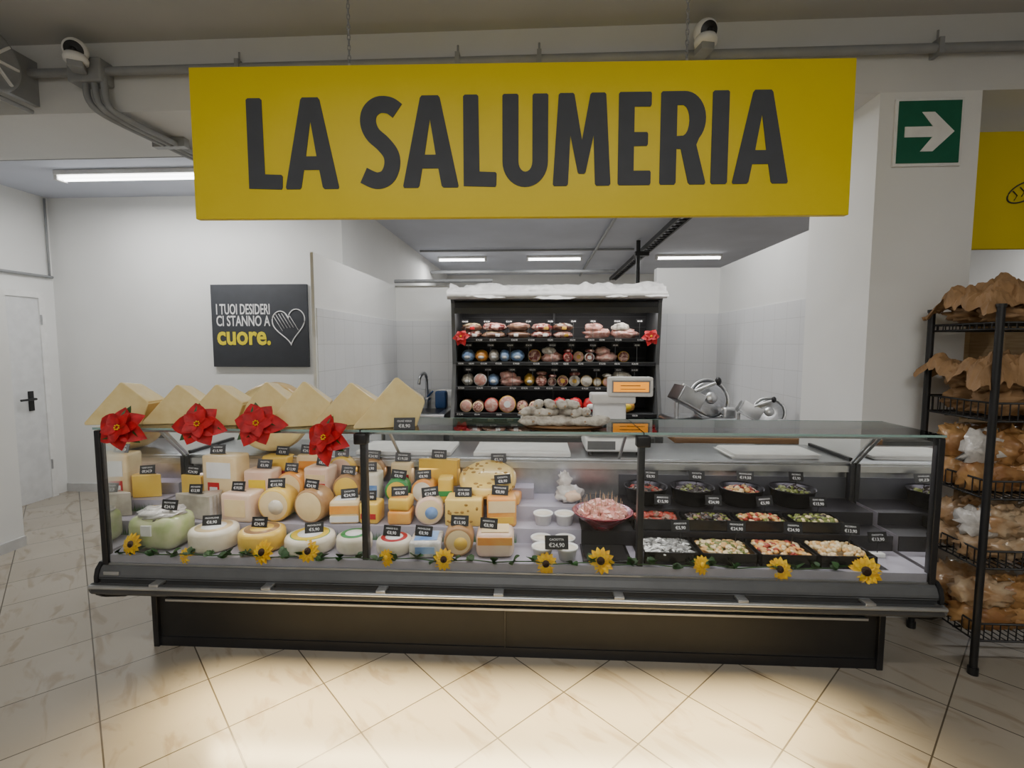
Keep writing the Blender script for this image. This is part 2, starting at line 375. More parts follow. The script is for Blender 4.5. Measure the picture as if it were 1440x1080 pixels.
# ------------------------------------------------------------------ LA SALUMERIA hanging sign
W, Hh = 2.97, .67
ang = math.atan2(.08, 2.967)
sx = T(-1.583, 2.26, 2.177) @ R(ang, 'Z')
sign = empty('hanging_sign', (-.1, 2.3, 2.18))
mb = MB(); mb.T = sx; mb.box(0, W, 0, .035, 0, Hh, YEL, .003); mb.obj('board', sign)
def stroke(path, hw):
    L = []; Rr = []
    for i, p in enumerate(path):
        q0 = Vector(path[max(i - 1, 0)]); q1 = Vector(path[min(i + 1, len(path) - 1)]); d = (q1 - q0).normalized(); n = Vector((-d.y, d.x))
        L.append(tuple(Vector(p) + n * hw)); Rr.append(tuple(Vector(p) - n * hw))
    return L + Rr[::-1]
def catmull(P, sub=6):
    P = [Vector(p) for p in P]; Q = []; m = len(P)
    for i in range(m - 1):
        p0 = P[max(i - 1, 0)]; p1 = P[i]; p2 = P[i + 1]; p3 = P[min(i + 2, m - 1)]
        for t in range(sub):
            t /= sub; Q.append(.5 * ((2 * p1) + (p2 - p0) * t + (2 * p0 - 5 * p1 + 4 * p2 - p3) * t * t + (3 * p1 - p0 - 3 * p2 + p3) * t ** 3))
    Q.append(P[-1]); return Q
LT = {}
LT['L'] = [[(0, .005), (.155, 0), (.160, .008), (.162, .058), (.156, .065), (.078, .068), (.074, .395), (.066, .402), (.008, .402), (0, .395)]]
LT['A'] = [[(.004, .0), (.066, 0), (.073, .008), (.087, .085), (.158, .085), (.172, .008), (.18, 0), (.244, 0), (.248, .008), (.168, .392), (.160, .402), (.088, .402), (.08, .392), (0, .008)], [(.098, .145), (.123, .30), (.147, .145)]]
LT['S'] = [stroke(catmull([(.172, .338), (.135, .362), (.085, .364), (.047, .335), (.038, .287), (.058, .238), (.105, .195), (.14, .148), (.143, .095), (.118, .048), (.07, .034), (.012, .058)]), .0365)]
LT['U'] = [[(0, .395), (.006, .402), (.066, .402), (.072, .395), (.072, .12)] + arc(.103, .11, .031, .045, 180, 360, 10) + [(.134, .395), (.14, .402), (.198, .402), (.204, .395), (.204, .11)] + arc(.102, .11, .102, .112, 0, -180, 18)]
LT['M'] = [[(0, .008), (.006, 0), (.062, 0), (.069, .008), (.078, .22), (.112, .06), (.118, .053), (.142, .053), (.148, .06), (.182, .22), (.19, .008), (.197, 0), (.254, 0), (.26, .008), (.236, .395), (.229, .402), (.172, .402), (.165, .395), (.13, .20), (.095, .395), (.088, .402), (.031, .402), (.024, .395)]]
LT['E'] = [[(0, .008), (.006, 0), (.145, 0), (.15, .008), (.15, .056), (.145, .063), (.072, .063), (.072, .170), (.13, .170), (.135, .177), (.135, .222), (.13, .23), (.072, .23), (.072, .339), (.143, .339), (.148, .346), (.148, .395), (.143, .402), (.006, .402), (0, .395)]]
LT['R'] = [[(0, .008), (.006, 0), (.064, 0), (.07, .008), (.07, .155), (.088, .155), (.122, .008), (.13, 0), (.192, 0), (.197, .008), (.154, .172)] + arc(.10, .284, .092, .118, -45, 90, 14) + [(.006, .402), (0, .395)], [(.07, .21), (.07, .343), (.095, .343)] + arc(.092, .277, .03, .066, 80, -80, 8)]
LT['I'] = [[(0, .008), (.007, 0), (.068, 0), (.075, .008), (.075, .395), (.068, .402), (.007, .402), (0, .395)]]
G = {k: loops_geo(v, .003) for k, v in LT.items()}
wid = dict(L=.162, A=.248, S=.183, U=.204, M=.26, E=.15, R=.197, I=.075)
# letter, start, width measured along the board in metres
lets = [('L', .258, .157), ('A', .428, .246), ('S', .776, .182), ('A', .968, .253), ('L', 1.244, .15), ('U', 1.42, .205), ('M', 1.647, .259), ('E', 1.938, .147), ('R', 2.124, .205), ('I', 2.351, .074), ('A', 2.447, .246)]
mb = MB(); mb.T = sx
for c, x, w in lets:
    mb.stamp(G[c], T(x, -.0015, .128 + (x / W) * .012) @ UP @ S3(w / wid[c], 1, .6), DGREY)
mb.obj('lettering', sign)
mb = MB()
for cx in (-.855, .653):
    y = 2.26 + (cx + 1.583) / 2.967 * .08 + .017
    z = 2.85; i = 0
    mb.cyl((cx, y, 2.835), (cx, y, 2.86), .008, STEEL, 8)
    while z < 3.33:
        pts = []
        for k in range(10):
            a = 2 * PI * k / 10; u = .0065 * math.cos(a); w = .014 * math.sin(a)
            pts.append((cx + (u if i % 2 else 0), y + (0 if i % 2 else u), z + .014 + w))
        mb.tube(pts, .0026, PIPE, 5, closed=True); z += .022; i += 1
mb.obj('chains', sign)

# second yellow sign to the right
sg2 = empty('bakery_hanging_sign', (3.8, 3.2, 2.2))
mb = MB(); mb.box(2.46, 5.35, 3.17, 3.2, 2.17, 2.85, YEL, .003); mb.obj('board', sg2)
mb = MB()
for (bx, bz, s, r) in ((2.87, 2.50, .9, .5), (3.10, 2.54, 1., -.4), (2.98, 2.40, .8, .1)):
    pts = [(bx + s * .11 * math.cos(t) * math.cos(r) - s * .055 * math.sin(t) * math.sin(r), 3.165, bz + s * .11 * math.cos(t) * math.sin(r) + s * .055 * math.sin(t) * math.cos(r)) for t in [k * PI / 14 for k in range(28)]]
    mb.tube(pts, .004, DGREY, 5, closed=True)
    for k in (-1, 0, 1):
        cx = bx + k * .05 * s * math.cos(r); cz = bz + k * .05 * s * math.sin(r)
        mb.tube([(cx - .02, 3.165, cz + .03 * s), (cx + .005, 3.165, cz), (cx - .01, 3.165, cz - .03 * s)], .003, DGREY, 5)
mb.obj('bread_drawing', sg2)
mb = MB()
for x in (3.0, 4.8): mb.cyl((x, 3.185, 2.84), (x, 3.185, 2.96), .004, STEEL, 6)
mb.obj('wires', sg2)

# exit sign
mb = MB(); mb.box(1.925, 2.28, 2.885, 2.899, 2.565, 2.92, WHITE, .003); mb.box(1.94, 2.265, 2.881, 2.886, 2.58, 2.905, GREEN)
arw = [(1.975, 2.715), (1.975, 2.77), (2.12, 2.77), (2.06, 2.845), (2.125, 2.845), (2.232, 2.7425), (2.125, 2.64), (2.06, 2.64), (2.12, 2.715)]
mb.prism(arw, 2.878, 2.882, LWHT); mb.obj('exit_sign')

# poster
ps = empty('slogan_poster', (-2.88, 5.02, 1.36))
mb = MB(); mb.box(-3.39, -2.37, 5.005, 5.038, 1.365, 2.215, POSTER, .003); mb.obj('panel', ps)
mb = MB()
for t, sz, z, mt, bd in (('I TUOI DESIDERI', .15, 1.91, CHALK, .002), ('CI STANNO A', .15, 1.79, CHALK, .002), ('cuore.', .27, 1.60, PYEL, .007)):
    g = text_geo(t, sz, bd, 'LEFT', .001); wv = max(v.x for v in g[0]); tw = .575
    mb.stamp(g, T(-3.34, 5.003, z) @ UP @ S3(tw / wv, 1, 1), mt)
hp = []
for k in range(60):
    t = 2 * PI * k / 60; hx = 16 * math.sin(t) ** 3; hz = 13 * math.cos(t) - 5 * math.cos(2 * t) - 2 * math.cos(3 * t) - math.cos(4 * t)
    hp.append((hx, hz))
hc = (-2.565, 1.80)
def hmap(p): a = .1; x, z = p; return (hc[0] + .0108 * (x * math.cos(a) - z * math.sin(a)), 5.002, hc[1] + .0125 * (x * math.sin(a) + z * math.cos(a)))
mb.tube([hmap(p) for p in hp], .006, CHALK, 5, closed=True)
def inside(x, z):
    c = False; j = len(hp) - 1
    for i in range(len(hp)):
        if (hp[i][1] > z) != (hp[j][1] > z) and x < (hp[j][0] - hp[i][0]) * (z - hp[i][1]) / (hp[j][1] - hp[i][1]) + hp[i][0]: c = not c
        j = i
    return c
for k in range(-15, 1, 3):
    seg = [(k + t * .5, 10 - t * .9) for t in range(0, 30)]
    run = [q for q in seg if inside(*q)]
    if len(run) > 2: mb.tube([hmap(run[0]), hmap(run[min(len(run) - 1, 14)])], .0025, CHALK, 4)
mb.obj('print', ps)

# ------------------------------------------------------------------ fluorescent lamps
def lamp(x0, x1, y, z, power, nm='fluorescent_lamp', col=(1, .985, .96)):
    e = empty(nm, ((x0 + x1) / 2, y, z))
    mb = MB(); mb.box(x0, x1, y - .06, y + .06, z + .02, z + .06, WHITE, .006); mb.box(x0, x0 + .03, y - .05, y + .05, z - .02, z + .03, WHITE); mb.box(x1 - .03, x1, y - .05, y + .05, z - .02, z + .03, WHITE)
    mb.obj('housing', e)
    mb = MB()
    for dy in (-.025, .025): mb.cyl((x0 + .03, y + dy, z), (x1 - .03, y + dy, z), .014, LAMP, 10)
    mb.obj('tubes', e)
    l = bpy.data.lights.new(nm + '_light', 'AREA'); l.shape = 'RECTANGLE'; l.size = x1 - x0; l.size_y = .1; l.energy = power; l.color = col
    o = bpy.data.objects.new(nm + '_light', l); COL.objects.link(o); o.parent = e; o.location = (0, 0, -.03)
lamp(-4.25, -2.65, 4.3, 3.06, 34)
lamp(-1.2, .3, 4.25, 3.06, 25); lamp(.4, 1.6, 4.25, 3.06, 21)  # added out of view behind the sign, to light the deli interior
lamp(-1.75, -.9, 8.7, 3.06, 22); lamp(-.2, .75, 8.7, 3.06, 28); lamp(2.0, 3.1, 8.7, 3.06, 28); lamp(4.6, 5.8, 5.7, 3.06, 22)
WC = (1, .975, .93)
lamp(-2.2, -.5, -.2, 3.29, 33, col=WC); lamp(.3, 2.0, -.2, 3.29, 33, col=WC)
lamp(-1.5, 1.5, -2.2, 3.29, 30, col=WC)

# overhead ladder tray & pipes in rear room
mb = MB()
for dx in (-.06, .06): mb.box(1.6 + dx - .012, 1.6 + dx + .012, 5.2, 10.9, 2.97, 3.03, BLACK)
for k in range(38): mb.box(1.54, 1.66, 5.3 + k * .15, 5.33 + k * .15, 2.98, 2.995, BLACK)
mb.cyl((1.45, 7.4, 3.1), (1.45, 7.4, 2.35), .03, BLACK); mb.box(1.40, 1.6, 7.36, 7.44, 2.88, 2.94, BLACK)
mb.obj('cable_ladder_tray')
mb = MB(); mb.cyl((-1.98, 9.2, 2.93), (1.4, 9.2, 2.93), .03, PIPE); mb.obj('ceiling_pipe')
mb = MB(); mb.cyl((.9, 5.8, 3.08), (.9, 10.9, 3.08), .02, PIPE); mb.obj('ceiling_pipe')
mb = MB(); mb.cyl((-1.58, 5.44, 2.29), (-.5, 5.44, 2.29), .02, PIPE); mb.obj('partition_pipe')
mb = MB(); mb.cyl((-1.9, 8.0, 3.09), (1.5, 8.0, 3.09), .018, PIPE); mb.obj('ceiling_pipe')

# ------------------------------------------------------------------ DELI COUNTER
XL, XR = -2.06, 1.73
P1, P2 = -.797, .463
GB = .555
dc = empty('deli_display_counter', (-.165, 2.7, 0))
mb = MB()
mb.box(-2.0, 1.67, 2.42, 3.15, 0.02, .36, PLINTH)
mb.box(-2.03, -2.0, 2.40, 3.18, 0, .36, DARK, .003); mb.box(1.67, 1.70, 2.40, 3.18, 0, .36, DARK, .003)
mb.box(-2.0, 1.67, 2.412, 2.42, 0, .05, DARK); mb.box(-.166, -.16, 2.412, 2.42, .05, .34, DARK)
mb.obj('plinth', dc)
prof = [(2.168, .545), (2.158, .53), (2.150, .50), (2.148, .46), (2.150, .43), (2.17, .405), (2.28, .35), (2.45, .32), (3.2, .32), (3.2, .93), (3.17, .93), (3.17, .36), (2.30, .37), (2.20, .45), (2.178, .545)]
def ext(mb, prof, x0, x1, mat):
    bm = bmesh.new(); a = [bm.verts.new((x0, p[0], p[1])) for p in prof]; b = [bm.verts.new((x1, p[0], p[1])) for p in prof]
    bm.faces.new(a); bm.faces.new(b[::-1])
    for i in range(len(prof)): bm.faces.new((a[i], b[i], b[(i + 1) % len(prof)], a[(i + 1) % len(prof)]))
    bmesh.ops.recalc_face_normals(bm, faces=bm.faces[:]); mb.bm(bm, mat, False)
mb = MB(); ext(mb, prof, XL, XR, BODY); mb.obj('tub_body', dc)
mb = MB()
ext(mb, [(2.168, GB), (2.156, .545), (2.144, .520), (2.141, .500), (2.150, .500), (2.155, .515), (2.165, .54)], XL, XR, BODY2)
mb.box(XL, XR, 2.140, 2.15, .505, .508, DARK)
mb.box(-2.035, -1.96, 2.138, 2.145, .518, .536, ALU, .002)
mb.obj('front_trim', dc)
ep = [(2.17, .57), (2.145, .545), (2.135, .51), (2.135, .46), (2.14, .42), (2.17, .395), (2.28, .34), (2.45, .305), (3.22, .305), (3.22, .97), (2.80, .97), (2.76, .60)]
mb = MB(); ext(mb, ep, XL - .02, XL, DARK); ext(mb, ep, XR, XR + .018, DARK); mb.obj('end_caps', dc)
mb = MB()
bp_ = [(y, z + .012) for y, z in [(2.102, .462), (2.108, .474), (2.122, .477), (2.132, .470), (2.132, .438), (2.122, .428), (2.108, .430), (2.102, .440)]]
ext(mb, bp_, XL - .01, XR, BODY)
mb.cyl((XL - .012, 2.101, .479), (XR + .002, 2.101, .479), .0095, ALU, 10)
for k in range(7):
    x = XL + .3 + k * .53
    mb.box(x - .022, x + .022, 2.096, 2.15, .486, .500, ALU, .003)
for x, s in ((XL - .01, -1), (XR, 1)):
    mb.ell((x, 2.118, .465), (.016, .018, .026), BODY2)
    mb.box(x - .012, x + .012, 2.118, 2.15, .452, .482, BODY2, .003)
mb.obj('bumper_rail', dc)
mb = MB()
for x0, x1, four in ((XL + .01, P1, True), (P1, -.02, True), (-.02, XR - .01, False)):
    mb.box(x0, x1, 2.18, 2.42, .52, .60, LAV); mb.box(x0, x1, 2.42, 2.57, .56, .675, LAV)
    if four: mb.box(x0, x1, 2.57, 2.70, .56, .74, LAV); mb.box(x0, x1, 2.70, 2.80, .56, .80, LAV)
    else: mb.box(x0, x1, 2.57, 2.80, .56, .74, LAV)
mb.box(P2 + .01, 1.56, 2.205, 2.42, .599, .6006, MAT); mb.box(.22, 1.718, 2.414, 2.57, .599, .6756, MAT); mb.box(.22, 1.718, 2.564, 2.80, .674, .7406, MAT)
mb.box(XL + .01, XR - .01, 2.80, 2.83, .56, .93, STEEL)
mb.box(P2, XR - .01, 2.797, 2.80, .74, .86, BODY)
mb.obj('display_deck', dc)
mb = MB(); mb.box(XL, XR, 2.76, 3.24, .925, .955, STEEL, .006); mb.box(XL, XR, 2.755, 2.765, .90, .935, ALU)
mb.obj('worktop', dc)
mb = MB()
for x in (P1, P2):
    mb.box(x - .014, x + .014, 2.185, 2.225, GB, 1.195, DARK, .004)
    mb.box(x - .018, x + .018, 2.16, 2.54, 1.175, 1.197, DARK, .004)
    mb.box(x - .03, x + .03, 2.15, 2.2, 1.15, 1.20, DARK, .006)
    mb.cyl((x, 2.53, 1.18), (x, 2.80, .95), .009, ALU, 8)
for x, s in ((XL + .012, 1), (XR - .012, -1)):
    mb.box(x - .014, x + .014, 2.165, 2.20, GB, 1.20, DARK, .004)
    mb.box(x - .01, x + .01, 2.2, 2.54, 1.178, 1.197, DARK, .003)
    mb.box(x - .012, x + .012, 2.74, 2.77, .59, .95, DARK, .003)
    mb.cyl((x, 2.53, 1.18), (x - s * 0, 2.76, .95), .008, ALU, 8)
mb.box(XL, XR, 2.17, 2.19, GB - .005, GB + .008, ALU)
mb.obj('frame', dc)
mb = MB()
for a, b in ((XL, P1 - .001), (P1 + .001, P2 - .001), (P2 + .001, XR)):
    mb.box(a, b, 2.17, 2.176, GB, 1.205, GLASS)
    mb.box(a + .002, b - .002, 2.16, 2.55, 1.207, 1.215, GLASS)
    mb.box(a + .002, b - .002, 2.1575, 2.16, 1.206, 1.216, GEDGE); mb.box(a + .002, b - .002, 2.55, 2.5525, 1.206, 1.216, GEDGE)
for x in (XL - .008, XR + .002):
    vs = [(x, 2.176, .57), (x, 2.76, .60), (x, 2.76, .95), (x, 2.54, 1.2), (x, 2.176, 1.2)]
    vs2 = [(x + .006, p[1], p[2]) for p in vs]
    mb.add(vs + vs2, [(0, 1, 2, 3, 4), (9, 8, 7, 6, 5)], GLASS)
mb.obj('glass_panes', dc)
mb = MB(); mb.box(XL + .03, XR - .03, 2.225, 2.255, 1.185, 1.2, ALU); mb.box(XL + .03, XR - .03, 2.77, 2.79, .905, .92, ALU)
mb.box(-1.75, 1.45, 2.152, 2.176, .392, .402, ALU); mb.obj('led_housings', dc)
for nm, y, z, pw, rx, cl, ln in (('case_led_light', 2.24, 1.183, 10.5, 12, (1, .93, .93), 3.68), ('case_led_light_rear', 2.74, .895, 1.6, -10, (.93, .84, 1), 3.68), ('kick_led_light', 2.164, .387, 44, -32, (1, .78, .42), 2.8)):
    l = bpy.data.lights.new(nm, 'AREA'); l.shape = 'RECTANGLE'; l.size = ln; l.size_y = .02; l.energy = pw; l.color = cl
    if nm.startswith('kick'): l.spread = math.radians(120)
    o = bpy.data.objects.new(nm, l); COL.objects.link(o); o.parent = dc; o.location = Vector((-.165, y, z)) - Vector(dc.location); o.rotation_euler = (math.radians(rx), 0, 0)

# ------------------------------------------------------------------ tags (part of each product)
def tag(mb, x, y, z, yaw=0., tilt=-.25, sc=1., stick=False):
    keep = mb.T; mb.T = Matrix()
    X = T(x, y, z) @ R(yaw, 'Z') @ R(tilt, 'X') @ R(rnd.uniform(-.08, .08), 'Y') @ S3(sc, sc, sc)
    mb.box(-.043, .043, 0, .003, 0, .05, DARK, X=X)
    mb.box(-.043, .043, .003, .015, 0, .002, DARK, X=X)
    mb.stamp(rnd.choice(TAGN), X @ T(0, -.001, .032) @ UP, CHALK)
    mb.stamp(rnd.choice(TAGT), X @ T(0, -.001, .009) @ UP, CHALK)
    if stick: mb.cyl(X @ Vector((0, .002, 0)), X @ Vector((0, .02, -.05)), .002, BLACK, 6)
    mb.T = keep

# ------------------------------------------------------------------ cheeses
def wheel(x, y, z, r, h, side, top, label=None, tg=True, nm='cheese_wheel'):
    mb = MB(); b = min(.018, h * .3)
    pr = [(0, 0), (r - b, 0), (r - b * .3, b * .3), (r, b), (r, h - b), (r - b * .3, h - b * .3), (r - b, h), (r * .78, h + .001)]
    mb.lathe(pr + [(0, h + .001)], side, (x, y, z), 36, segm=[side] * 6 + [side] + [top])
    if label:
        mb.lathe([(r * .74, .0), (r * .74, .003), (r * .5, .003), (r * .5, .0035), (0, .0035)], label[0], (x, y, z + h), 30, segm=[label[0], label[0], label[0], label[1]])
    if tg: tag(mb, x + rnd.uniform(-.02, .02), y + .0, z + h + .004, rnd.uniform(-.4, .4), -.3)
    mb.obj(nm)
def drum(x, y, z, r, L, side, face, label=None, nm='cheese_round', tg=True):
    mb = MB(); b = .012
    X = T(x, y - L / 2, z + r) @ R(rnd.uniform(-.2, .2), 'Z') @ R(-PI / 2, 'X')
    pr = [(0, 0), (r - b, 0), (r - b * .3, b * .3), (r, b), (r, L - b), (r - b, L), (0, L)]
    mb.lathe(pr, side, n=32, X=X, segm=[face, side, side, side, side, side])
    if label: mb.lathe([(r * .45, -.0), (r * .45, -.002), (0, -.002)], label, n=24, X=X @ T(r * .15, r * .1, 0))
    if tg: tag(mb, x, y - L * .2, z + 2 * r - .004, rnd.uniform(-.3, .3), -.3)
    mb.obj(nm)
def block(x, y, z, w, d, h, mat, bands=(), bev=.014, yaw=None, nm='cheese_block', tg=True, top=None):
    if yaw is None: yaw = rnd.uniform(-.13, .13)
    mb = MB(); mb.T = T(x, y, z) @ R(yaw, 'Z')
    mb.box(-w / 2, w / 2, -d / 2, d / 2, 0, h, mat, bev)
    for (z0, z1, x0, x1, m) in bands: mb.box(x0 * w, x1 * w, -d / 2 - .002, -d / 2 + .01, z0 * h, z1 * h, m)
    if top: mb.box(-w * .36, w * .36, -d * .36, d * .36, h, h + .002, top)
    if tg: tag(mb, x + w * rnd.uniform(-.2, .2), y - d * .1, z + h + .002, yaw + rnd.uniform(-.3, .3), -.3)
    mb.obj(nm)
def wedge(x, y, z, w, d, h, mat, rind, yaw=0., nm='cheese_wedge', tg=True):
    mb = MB(); mb.T = T(x, y, z) @ R(yaw, 'Z')
    bm = bmesh.new(); pts = [(-w * .5, 0)] + [(-w * .5 + w * math.cos(a), w * math.sin(a)) for a in [math.radians(t) for t in range(-20, 29, 8)]]
    a = [bm.verts.new((p[0], p[1] * d / w * 1.2, 0)) for p in pts]; b = [bm.verts.new((p[0], p[1] * d / w * 1.2, h)) for p in pts]
    bm.faces.new(a[::-1]); bm.faces.new(b)
    k = len(pts)
    for i in range(k):
        f = bm.faces.new((a[i], a[(i + 1) % k], b[(i + 1) % k], b[i])); f.material_index = 1 if 0 < i < k - 1 else 0
    bmesh.ops.bevel(bm, geom=[e for e in bm.edges], offset=.005, segments=2, profile=.5, affect='EDGES')
    ml = [(mat, rind)[f.material_index] for f in bm.faces]; bm.verts.index_update()
    mb.add([v.co.copy() for v in bm.verts], [[v.index for v in f.verts] for f in bm.faces], ml); bm.free()
    if tg: tag(mb, x, y - .01, z + h + .001, rnd.uniform(-.3, .3))
    mb.obj(nm)

z1, z2, z3, z4 = .601, .676, .741, .801
# section 1 row 1
mb = MB(); mb.box(-1.99, -1.745, 2.215, 2.40, z1, z1 + .165, CGRN, .045); mb.ell((-1.87, 2.31, z1 + .165), (.11, .08, .03), WRAP, 18, 12, .5, 14); mb.box(-1.90, -1.85, 2.208, 2.22, z1 + .08, z1 + .13, LWHT); tag(mb, -1.80, 2.27, z1 + .19, -.1); mb.obj('green_rind_cheese')
wheel(-1.60, 2.305, z1, .112, .10, CWHITE, CWHITE, (CREAM, LWHT))
wheel(-1.355, 2.305, z1, .108, .095, CYEL, CREAM, (CBRN, CYEL))
wheel(-1.11, 2.30, z1, .118, .075, CWHITE, LGRN, (LYEL, LWHT))
wheel(-.89, 2.30, z1, .085, .08, CWHITE, CGRN, (LGRN, LWHT), tg=False)
# row 2
wedge(-1.82, 2.495, z2, .24, .14, .13, CGREY, WRAP)
block(-1.56, 2.49, z2, .17, .13, .15, PINK, [(.2, .8, -.35, .35, CREAM)])
drum(-1.37, 2.50, z2, .088, .12, CYEL, CREAM, CWHITE); drum(-1.18, 2.49, z2, .088, .12, CBRN, CREAM)
block(-1.00, 2.49, z2, .15, .12, .12, CREAM, [(.45, .8, -.48, .48, CORG), (.1, .35, -.48, .48, LWHT)], top=LWHT)
block(-.865, 2.49, z2, .10, .11, .11, CYEL, [(.25, .5, -.4, .4, LRED)])
# row 3
block(-1.74, 2.635, z3, .21, .12, .25, CREAM, [(.1, .40, -.33, .0, LRED), (.5, .85, -.35, .35, LWHT), (.2, .3, -.28, -.05, LWHT)], nm='cheese_tall_block')
block(-1.53, 2.635, z3, .16, .12, .17, PINK, [(.35, .7, -.3, .3, LYEL)])
drum(-1.36, 2.635, z3, .08, .11, CORG, CREAM)
block(-1.20, 2.635, z3, .14, .12, .19, PINK, [(.4, .55, -.4, .4, LRED), (.62, .8, -.4, .4, CREAM)])
drum(-1.04, 2.635, z3, .075, .11, CBRN, CYEL)
block(-.91, 2.635, z3, .10, .11, .16, CWHITE, [(.2, .6, -.4, .4, LBLU)])
# row 4
block(-1.50, 2.75, z4, .16, .09, .16, CYEL, [(.3, .5, -.4, .4, LRED)]); block(-1.30, 2.75, z4, .15, .09, .17, CREAM, [(.5, .8, -.4, .4, CORG)])
drum(-1.12, 2.75, z4, .08, .08, CYEL, PINK); drum(-.94, 2.75, z4, .075, .08, CBRN, CREAM)
wedge(-1.93, 2.63, z3, .15, .1, .13, CYEL, CBRN)
# section 2
wheel(-.69, 2.29, z1, .085, .07, CWHITE, CWHITE, (LRED, LWHT))
block(-.53, 2.29, z1, .15, .16, .08, WRAP, [(.3, .7, -.3, .3, LBLU)], top=LBLU, nm='cheese_pack')
drum(-.37, 2.30, z1, .07, .12, CBRN, CREAM, CYEL)
block(-.20, 2.30, z1, .18, .15, .12, PINK, [(.55, .85, -.45, .45, CORG)], bev=.03, top=CREAM, yaw=.05)
block(-.71, 2.49, z2, .12, .12, .07, CORG, nm='cheese_pack', tg=False); block(-.71, 2.49, z2 + .071, .11, .11, .065, CYEL, top=CORG, nm='cheese_pack')
drum(-.55, 2.49, z2, .072, .11, PINK, CREAM, LBLU)
mb = MB(); mb.box(-.47, -.28, 2.43, 2.56, z2, z2 + .14, SWISS, .01)
for i in range(14):
    mb.ell((rnd.uniform(-.455, -.295), 2.43, z2 + rnd.uniform(.02, .12)), (rnd.uniform(.006, .013), .003, rnd.uniform(.005, .01)), HOLE, 10, 6)
tag(mb, -.38, 2.47, z2 + .141, .1); mb.obj('swiss_cheese_block')
block(-.185, 2.49, z2, .15, .12, .15, CORG, [(.5, .9, -.45, .45, CREAM), (.12, .35, -.4, .4, CYEL)])
drum(-.76, 2.635, z3, .065, .11, LGRN, CYEL, CREAM); drum(-.62, 2.635, z3, .065, .11, CORG, CWHITE)
block(-.50, 2.635, z3, .08, .1, .14, CYEL, [(.3, .5, -.45, .45, LGRN)], tg=False)
wedge(-.56, 2.75, z4, .24, .09, .15, CYEL, RIND)
block(-.77, 2.75, z4, .12, .08, .13, CREAM, [(.2, .5, -.4, .4, LRED)])
block(-.36, 2.635, z3, .13, .11, .055, CYEL, tg=False); block(-.17, 2.635, z3, .16, .11, .055, CORG, tg=False)
mb = MB(); r = .155
mb.T = T(-.27, 2.655, .822) @ R(.35, 'X') @ T(0, 0, .012)
mb.lathe([(0, 0), (r - .03, 0), (r, .02), (r, .05), (r - .03, .075), (0, .08)], SWISS, n=40)
for i in range(30):
    a = rnd.uniform(0, 2 * PI); q = r * math.sqrt(rnd.random()) * .85
    mb.ell((q * math.cos(a), q * math.sin(a), .0765), (rnd.uniform(.006, .014), rnd.uniform(.006, .012), .003), HOLE, 10, 6)
for i in range(26):
    a = rnd.uniform(PI, 2 * PI); mb.ell((r * .995 * math.cos(a), r * .995 * math.sin(a), rnd.uniform(.022, .048)), (.006, .006, .006), HOLE, 8, 6)
tag(mb, -.18, 2.53, .87, .1); tag(mb, -.22, 2.74, .935); mb.obj('swiss_cheese_wheel')
# parmesan wheel standing on the worktop
mb = MB(); mb.T = T(-1.60, 2.90, 1.163) @ R(.25, 'Z') @ R(PI / 2, 'X')
mb.lathe([(0, -.10), (.17, -.10), (.195, -.085), (.206, -.05), (.208, 0), (.206, .05), (.195, .085), (.17, .10), (0, .10)], RIND, n=48, segm=[CHP, CHP, RIND, RIND, RIND, RIND, CHP, CHP])
mb.obj('parmesan_wheel')
for i, (x, y, z) in enumerate(((.025, 2.25, z1), (.14, 2.25, z1), (.02, 2.36, z1), (.135, 2.36, z1), (.03, 2.495, z2), (.14, 2.495, z2))):
    mb = MB(); mb.lathe([(0, 0), (.038, 0), (.046, .05), (.051, .05), (.052, .058), (.049, .06), (.044, .052), (0, .05)], LWHT, (x, y, z), 28, segm=[LWHT] * 6 + [CWHITE])
    if i == 0: tag(mb, .09, 2.205, .662, 0, -.25, 1.25)
    mb.obj('ricotta_tub')
mb = MB()
mb.ell((.17, 2.66, z3 + .045), (.075, .055, .05), WRAP, 20, 14, .4, 14, flat=.85); mb.ell((.15, 2.67, z3 + .11), (.035, .03, .05), WRAP, 16, 12, .6, 16); mb.ell((.19, 2.615, z3 + .045), (.045, .02, .03), PINK, 12, 8, .3)
mb.obj('cheese_paper_bag')
def heap(mb, cx, cy, z, rx, ry, h, n, sz, mats, el=(1, 1, 1), rect=False):
    for i in range(n):
        if rect: u, v = rnd.uniform(-1, 1), rnd.uniform(-1, 1); q = max(abs(u), abs(v)) * .8
        else:
            a = rnd.uniform(0, 2 * PI); q = math.sqrt(rnd.random()); u, v = q * math.cos(a), q * math.sin(a)
        zz = z + h * (1 - q * q) * rnd.uniform(.5, 1)
        X = T(cx + u * rx, cy + v * ry, zz) @ R(rnd.uniform(0, PI), 'Z') @ R(rnd.uniform(-.6, .6), 'X')
        s = sz * rnd.uniform(.75, 1.2)
        mb.ell((0, 0, 0), (s * el[0], s * el[1], s * el[2]), rnd.choice(mats), 7, 5, X=X)
mb = MB(); c = (.33, 2.46, .69)
mb.lathe([(0, -.014), (.055, -.014), (.06, 0), (.12, .04), (.15, .07), (.153, .074), (.147, .076), (.115, .05), (.06, .02), (0, .02)], BOWLR, c, 40)
for i in range(120):
    a = rnd.uniform(0, 2 * PI); q = math.sqrt(rnd.random()) * .11
    X = T(c[0] + q * math.cos(a), c[1] + q * math.sin(a), c[2] + .055 + .07 * (1 - (q / .12) ** 2) * rnd.uniform(.4, 1)) @ R(rnd.uniform(0, 3), 'Z') @ R(rnd.uniform(-.7, .7), 'X')
    mb.box(-.013, .013, -.013, .013, -.01, .01, MEATC, X=X)
    if i % 3 == 0: mb.cyl(X @ Vector((0, 0, 0)), (X.translation + Vector((rnd.uniform(-.008, .008), rnd.uniform(-.01, .01), .055))), .0013, BREADW, 5)
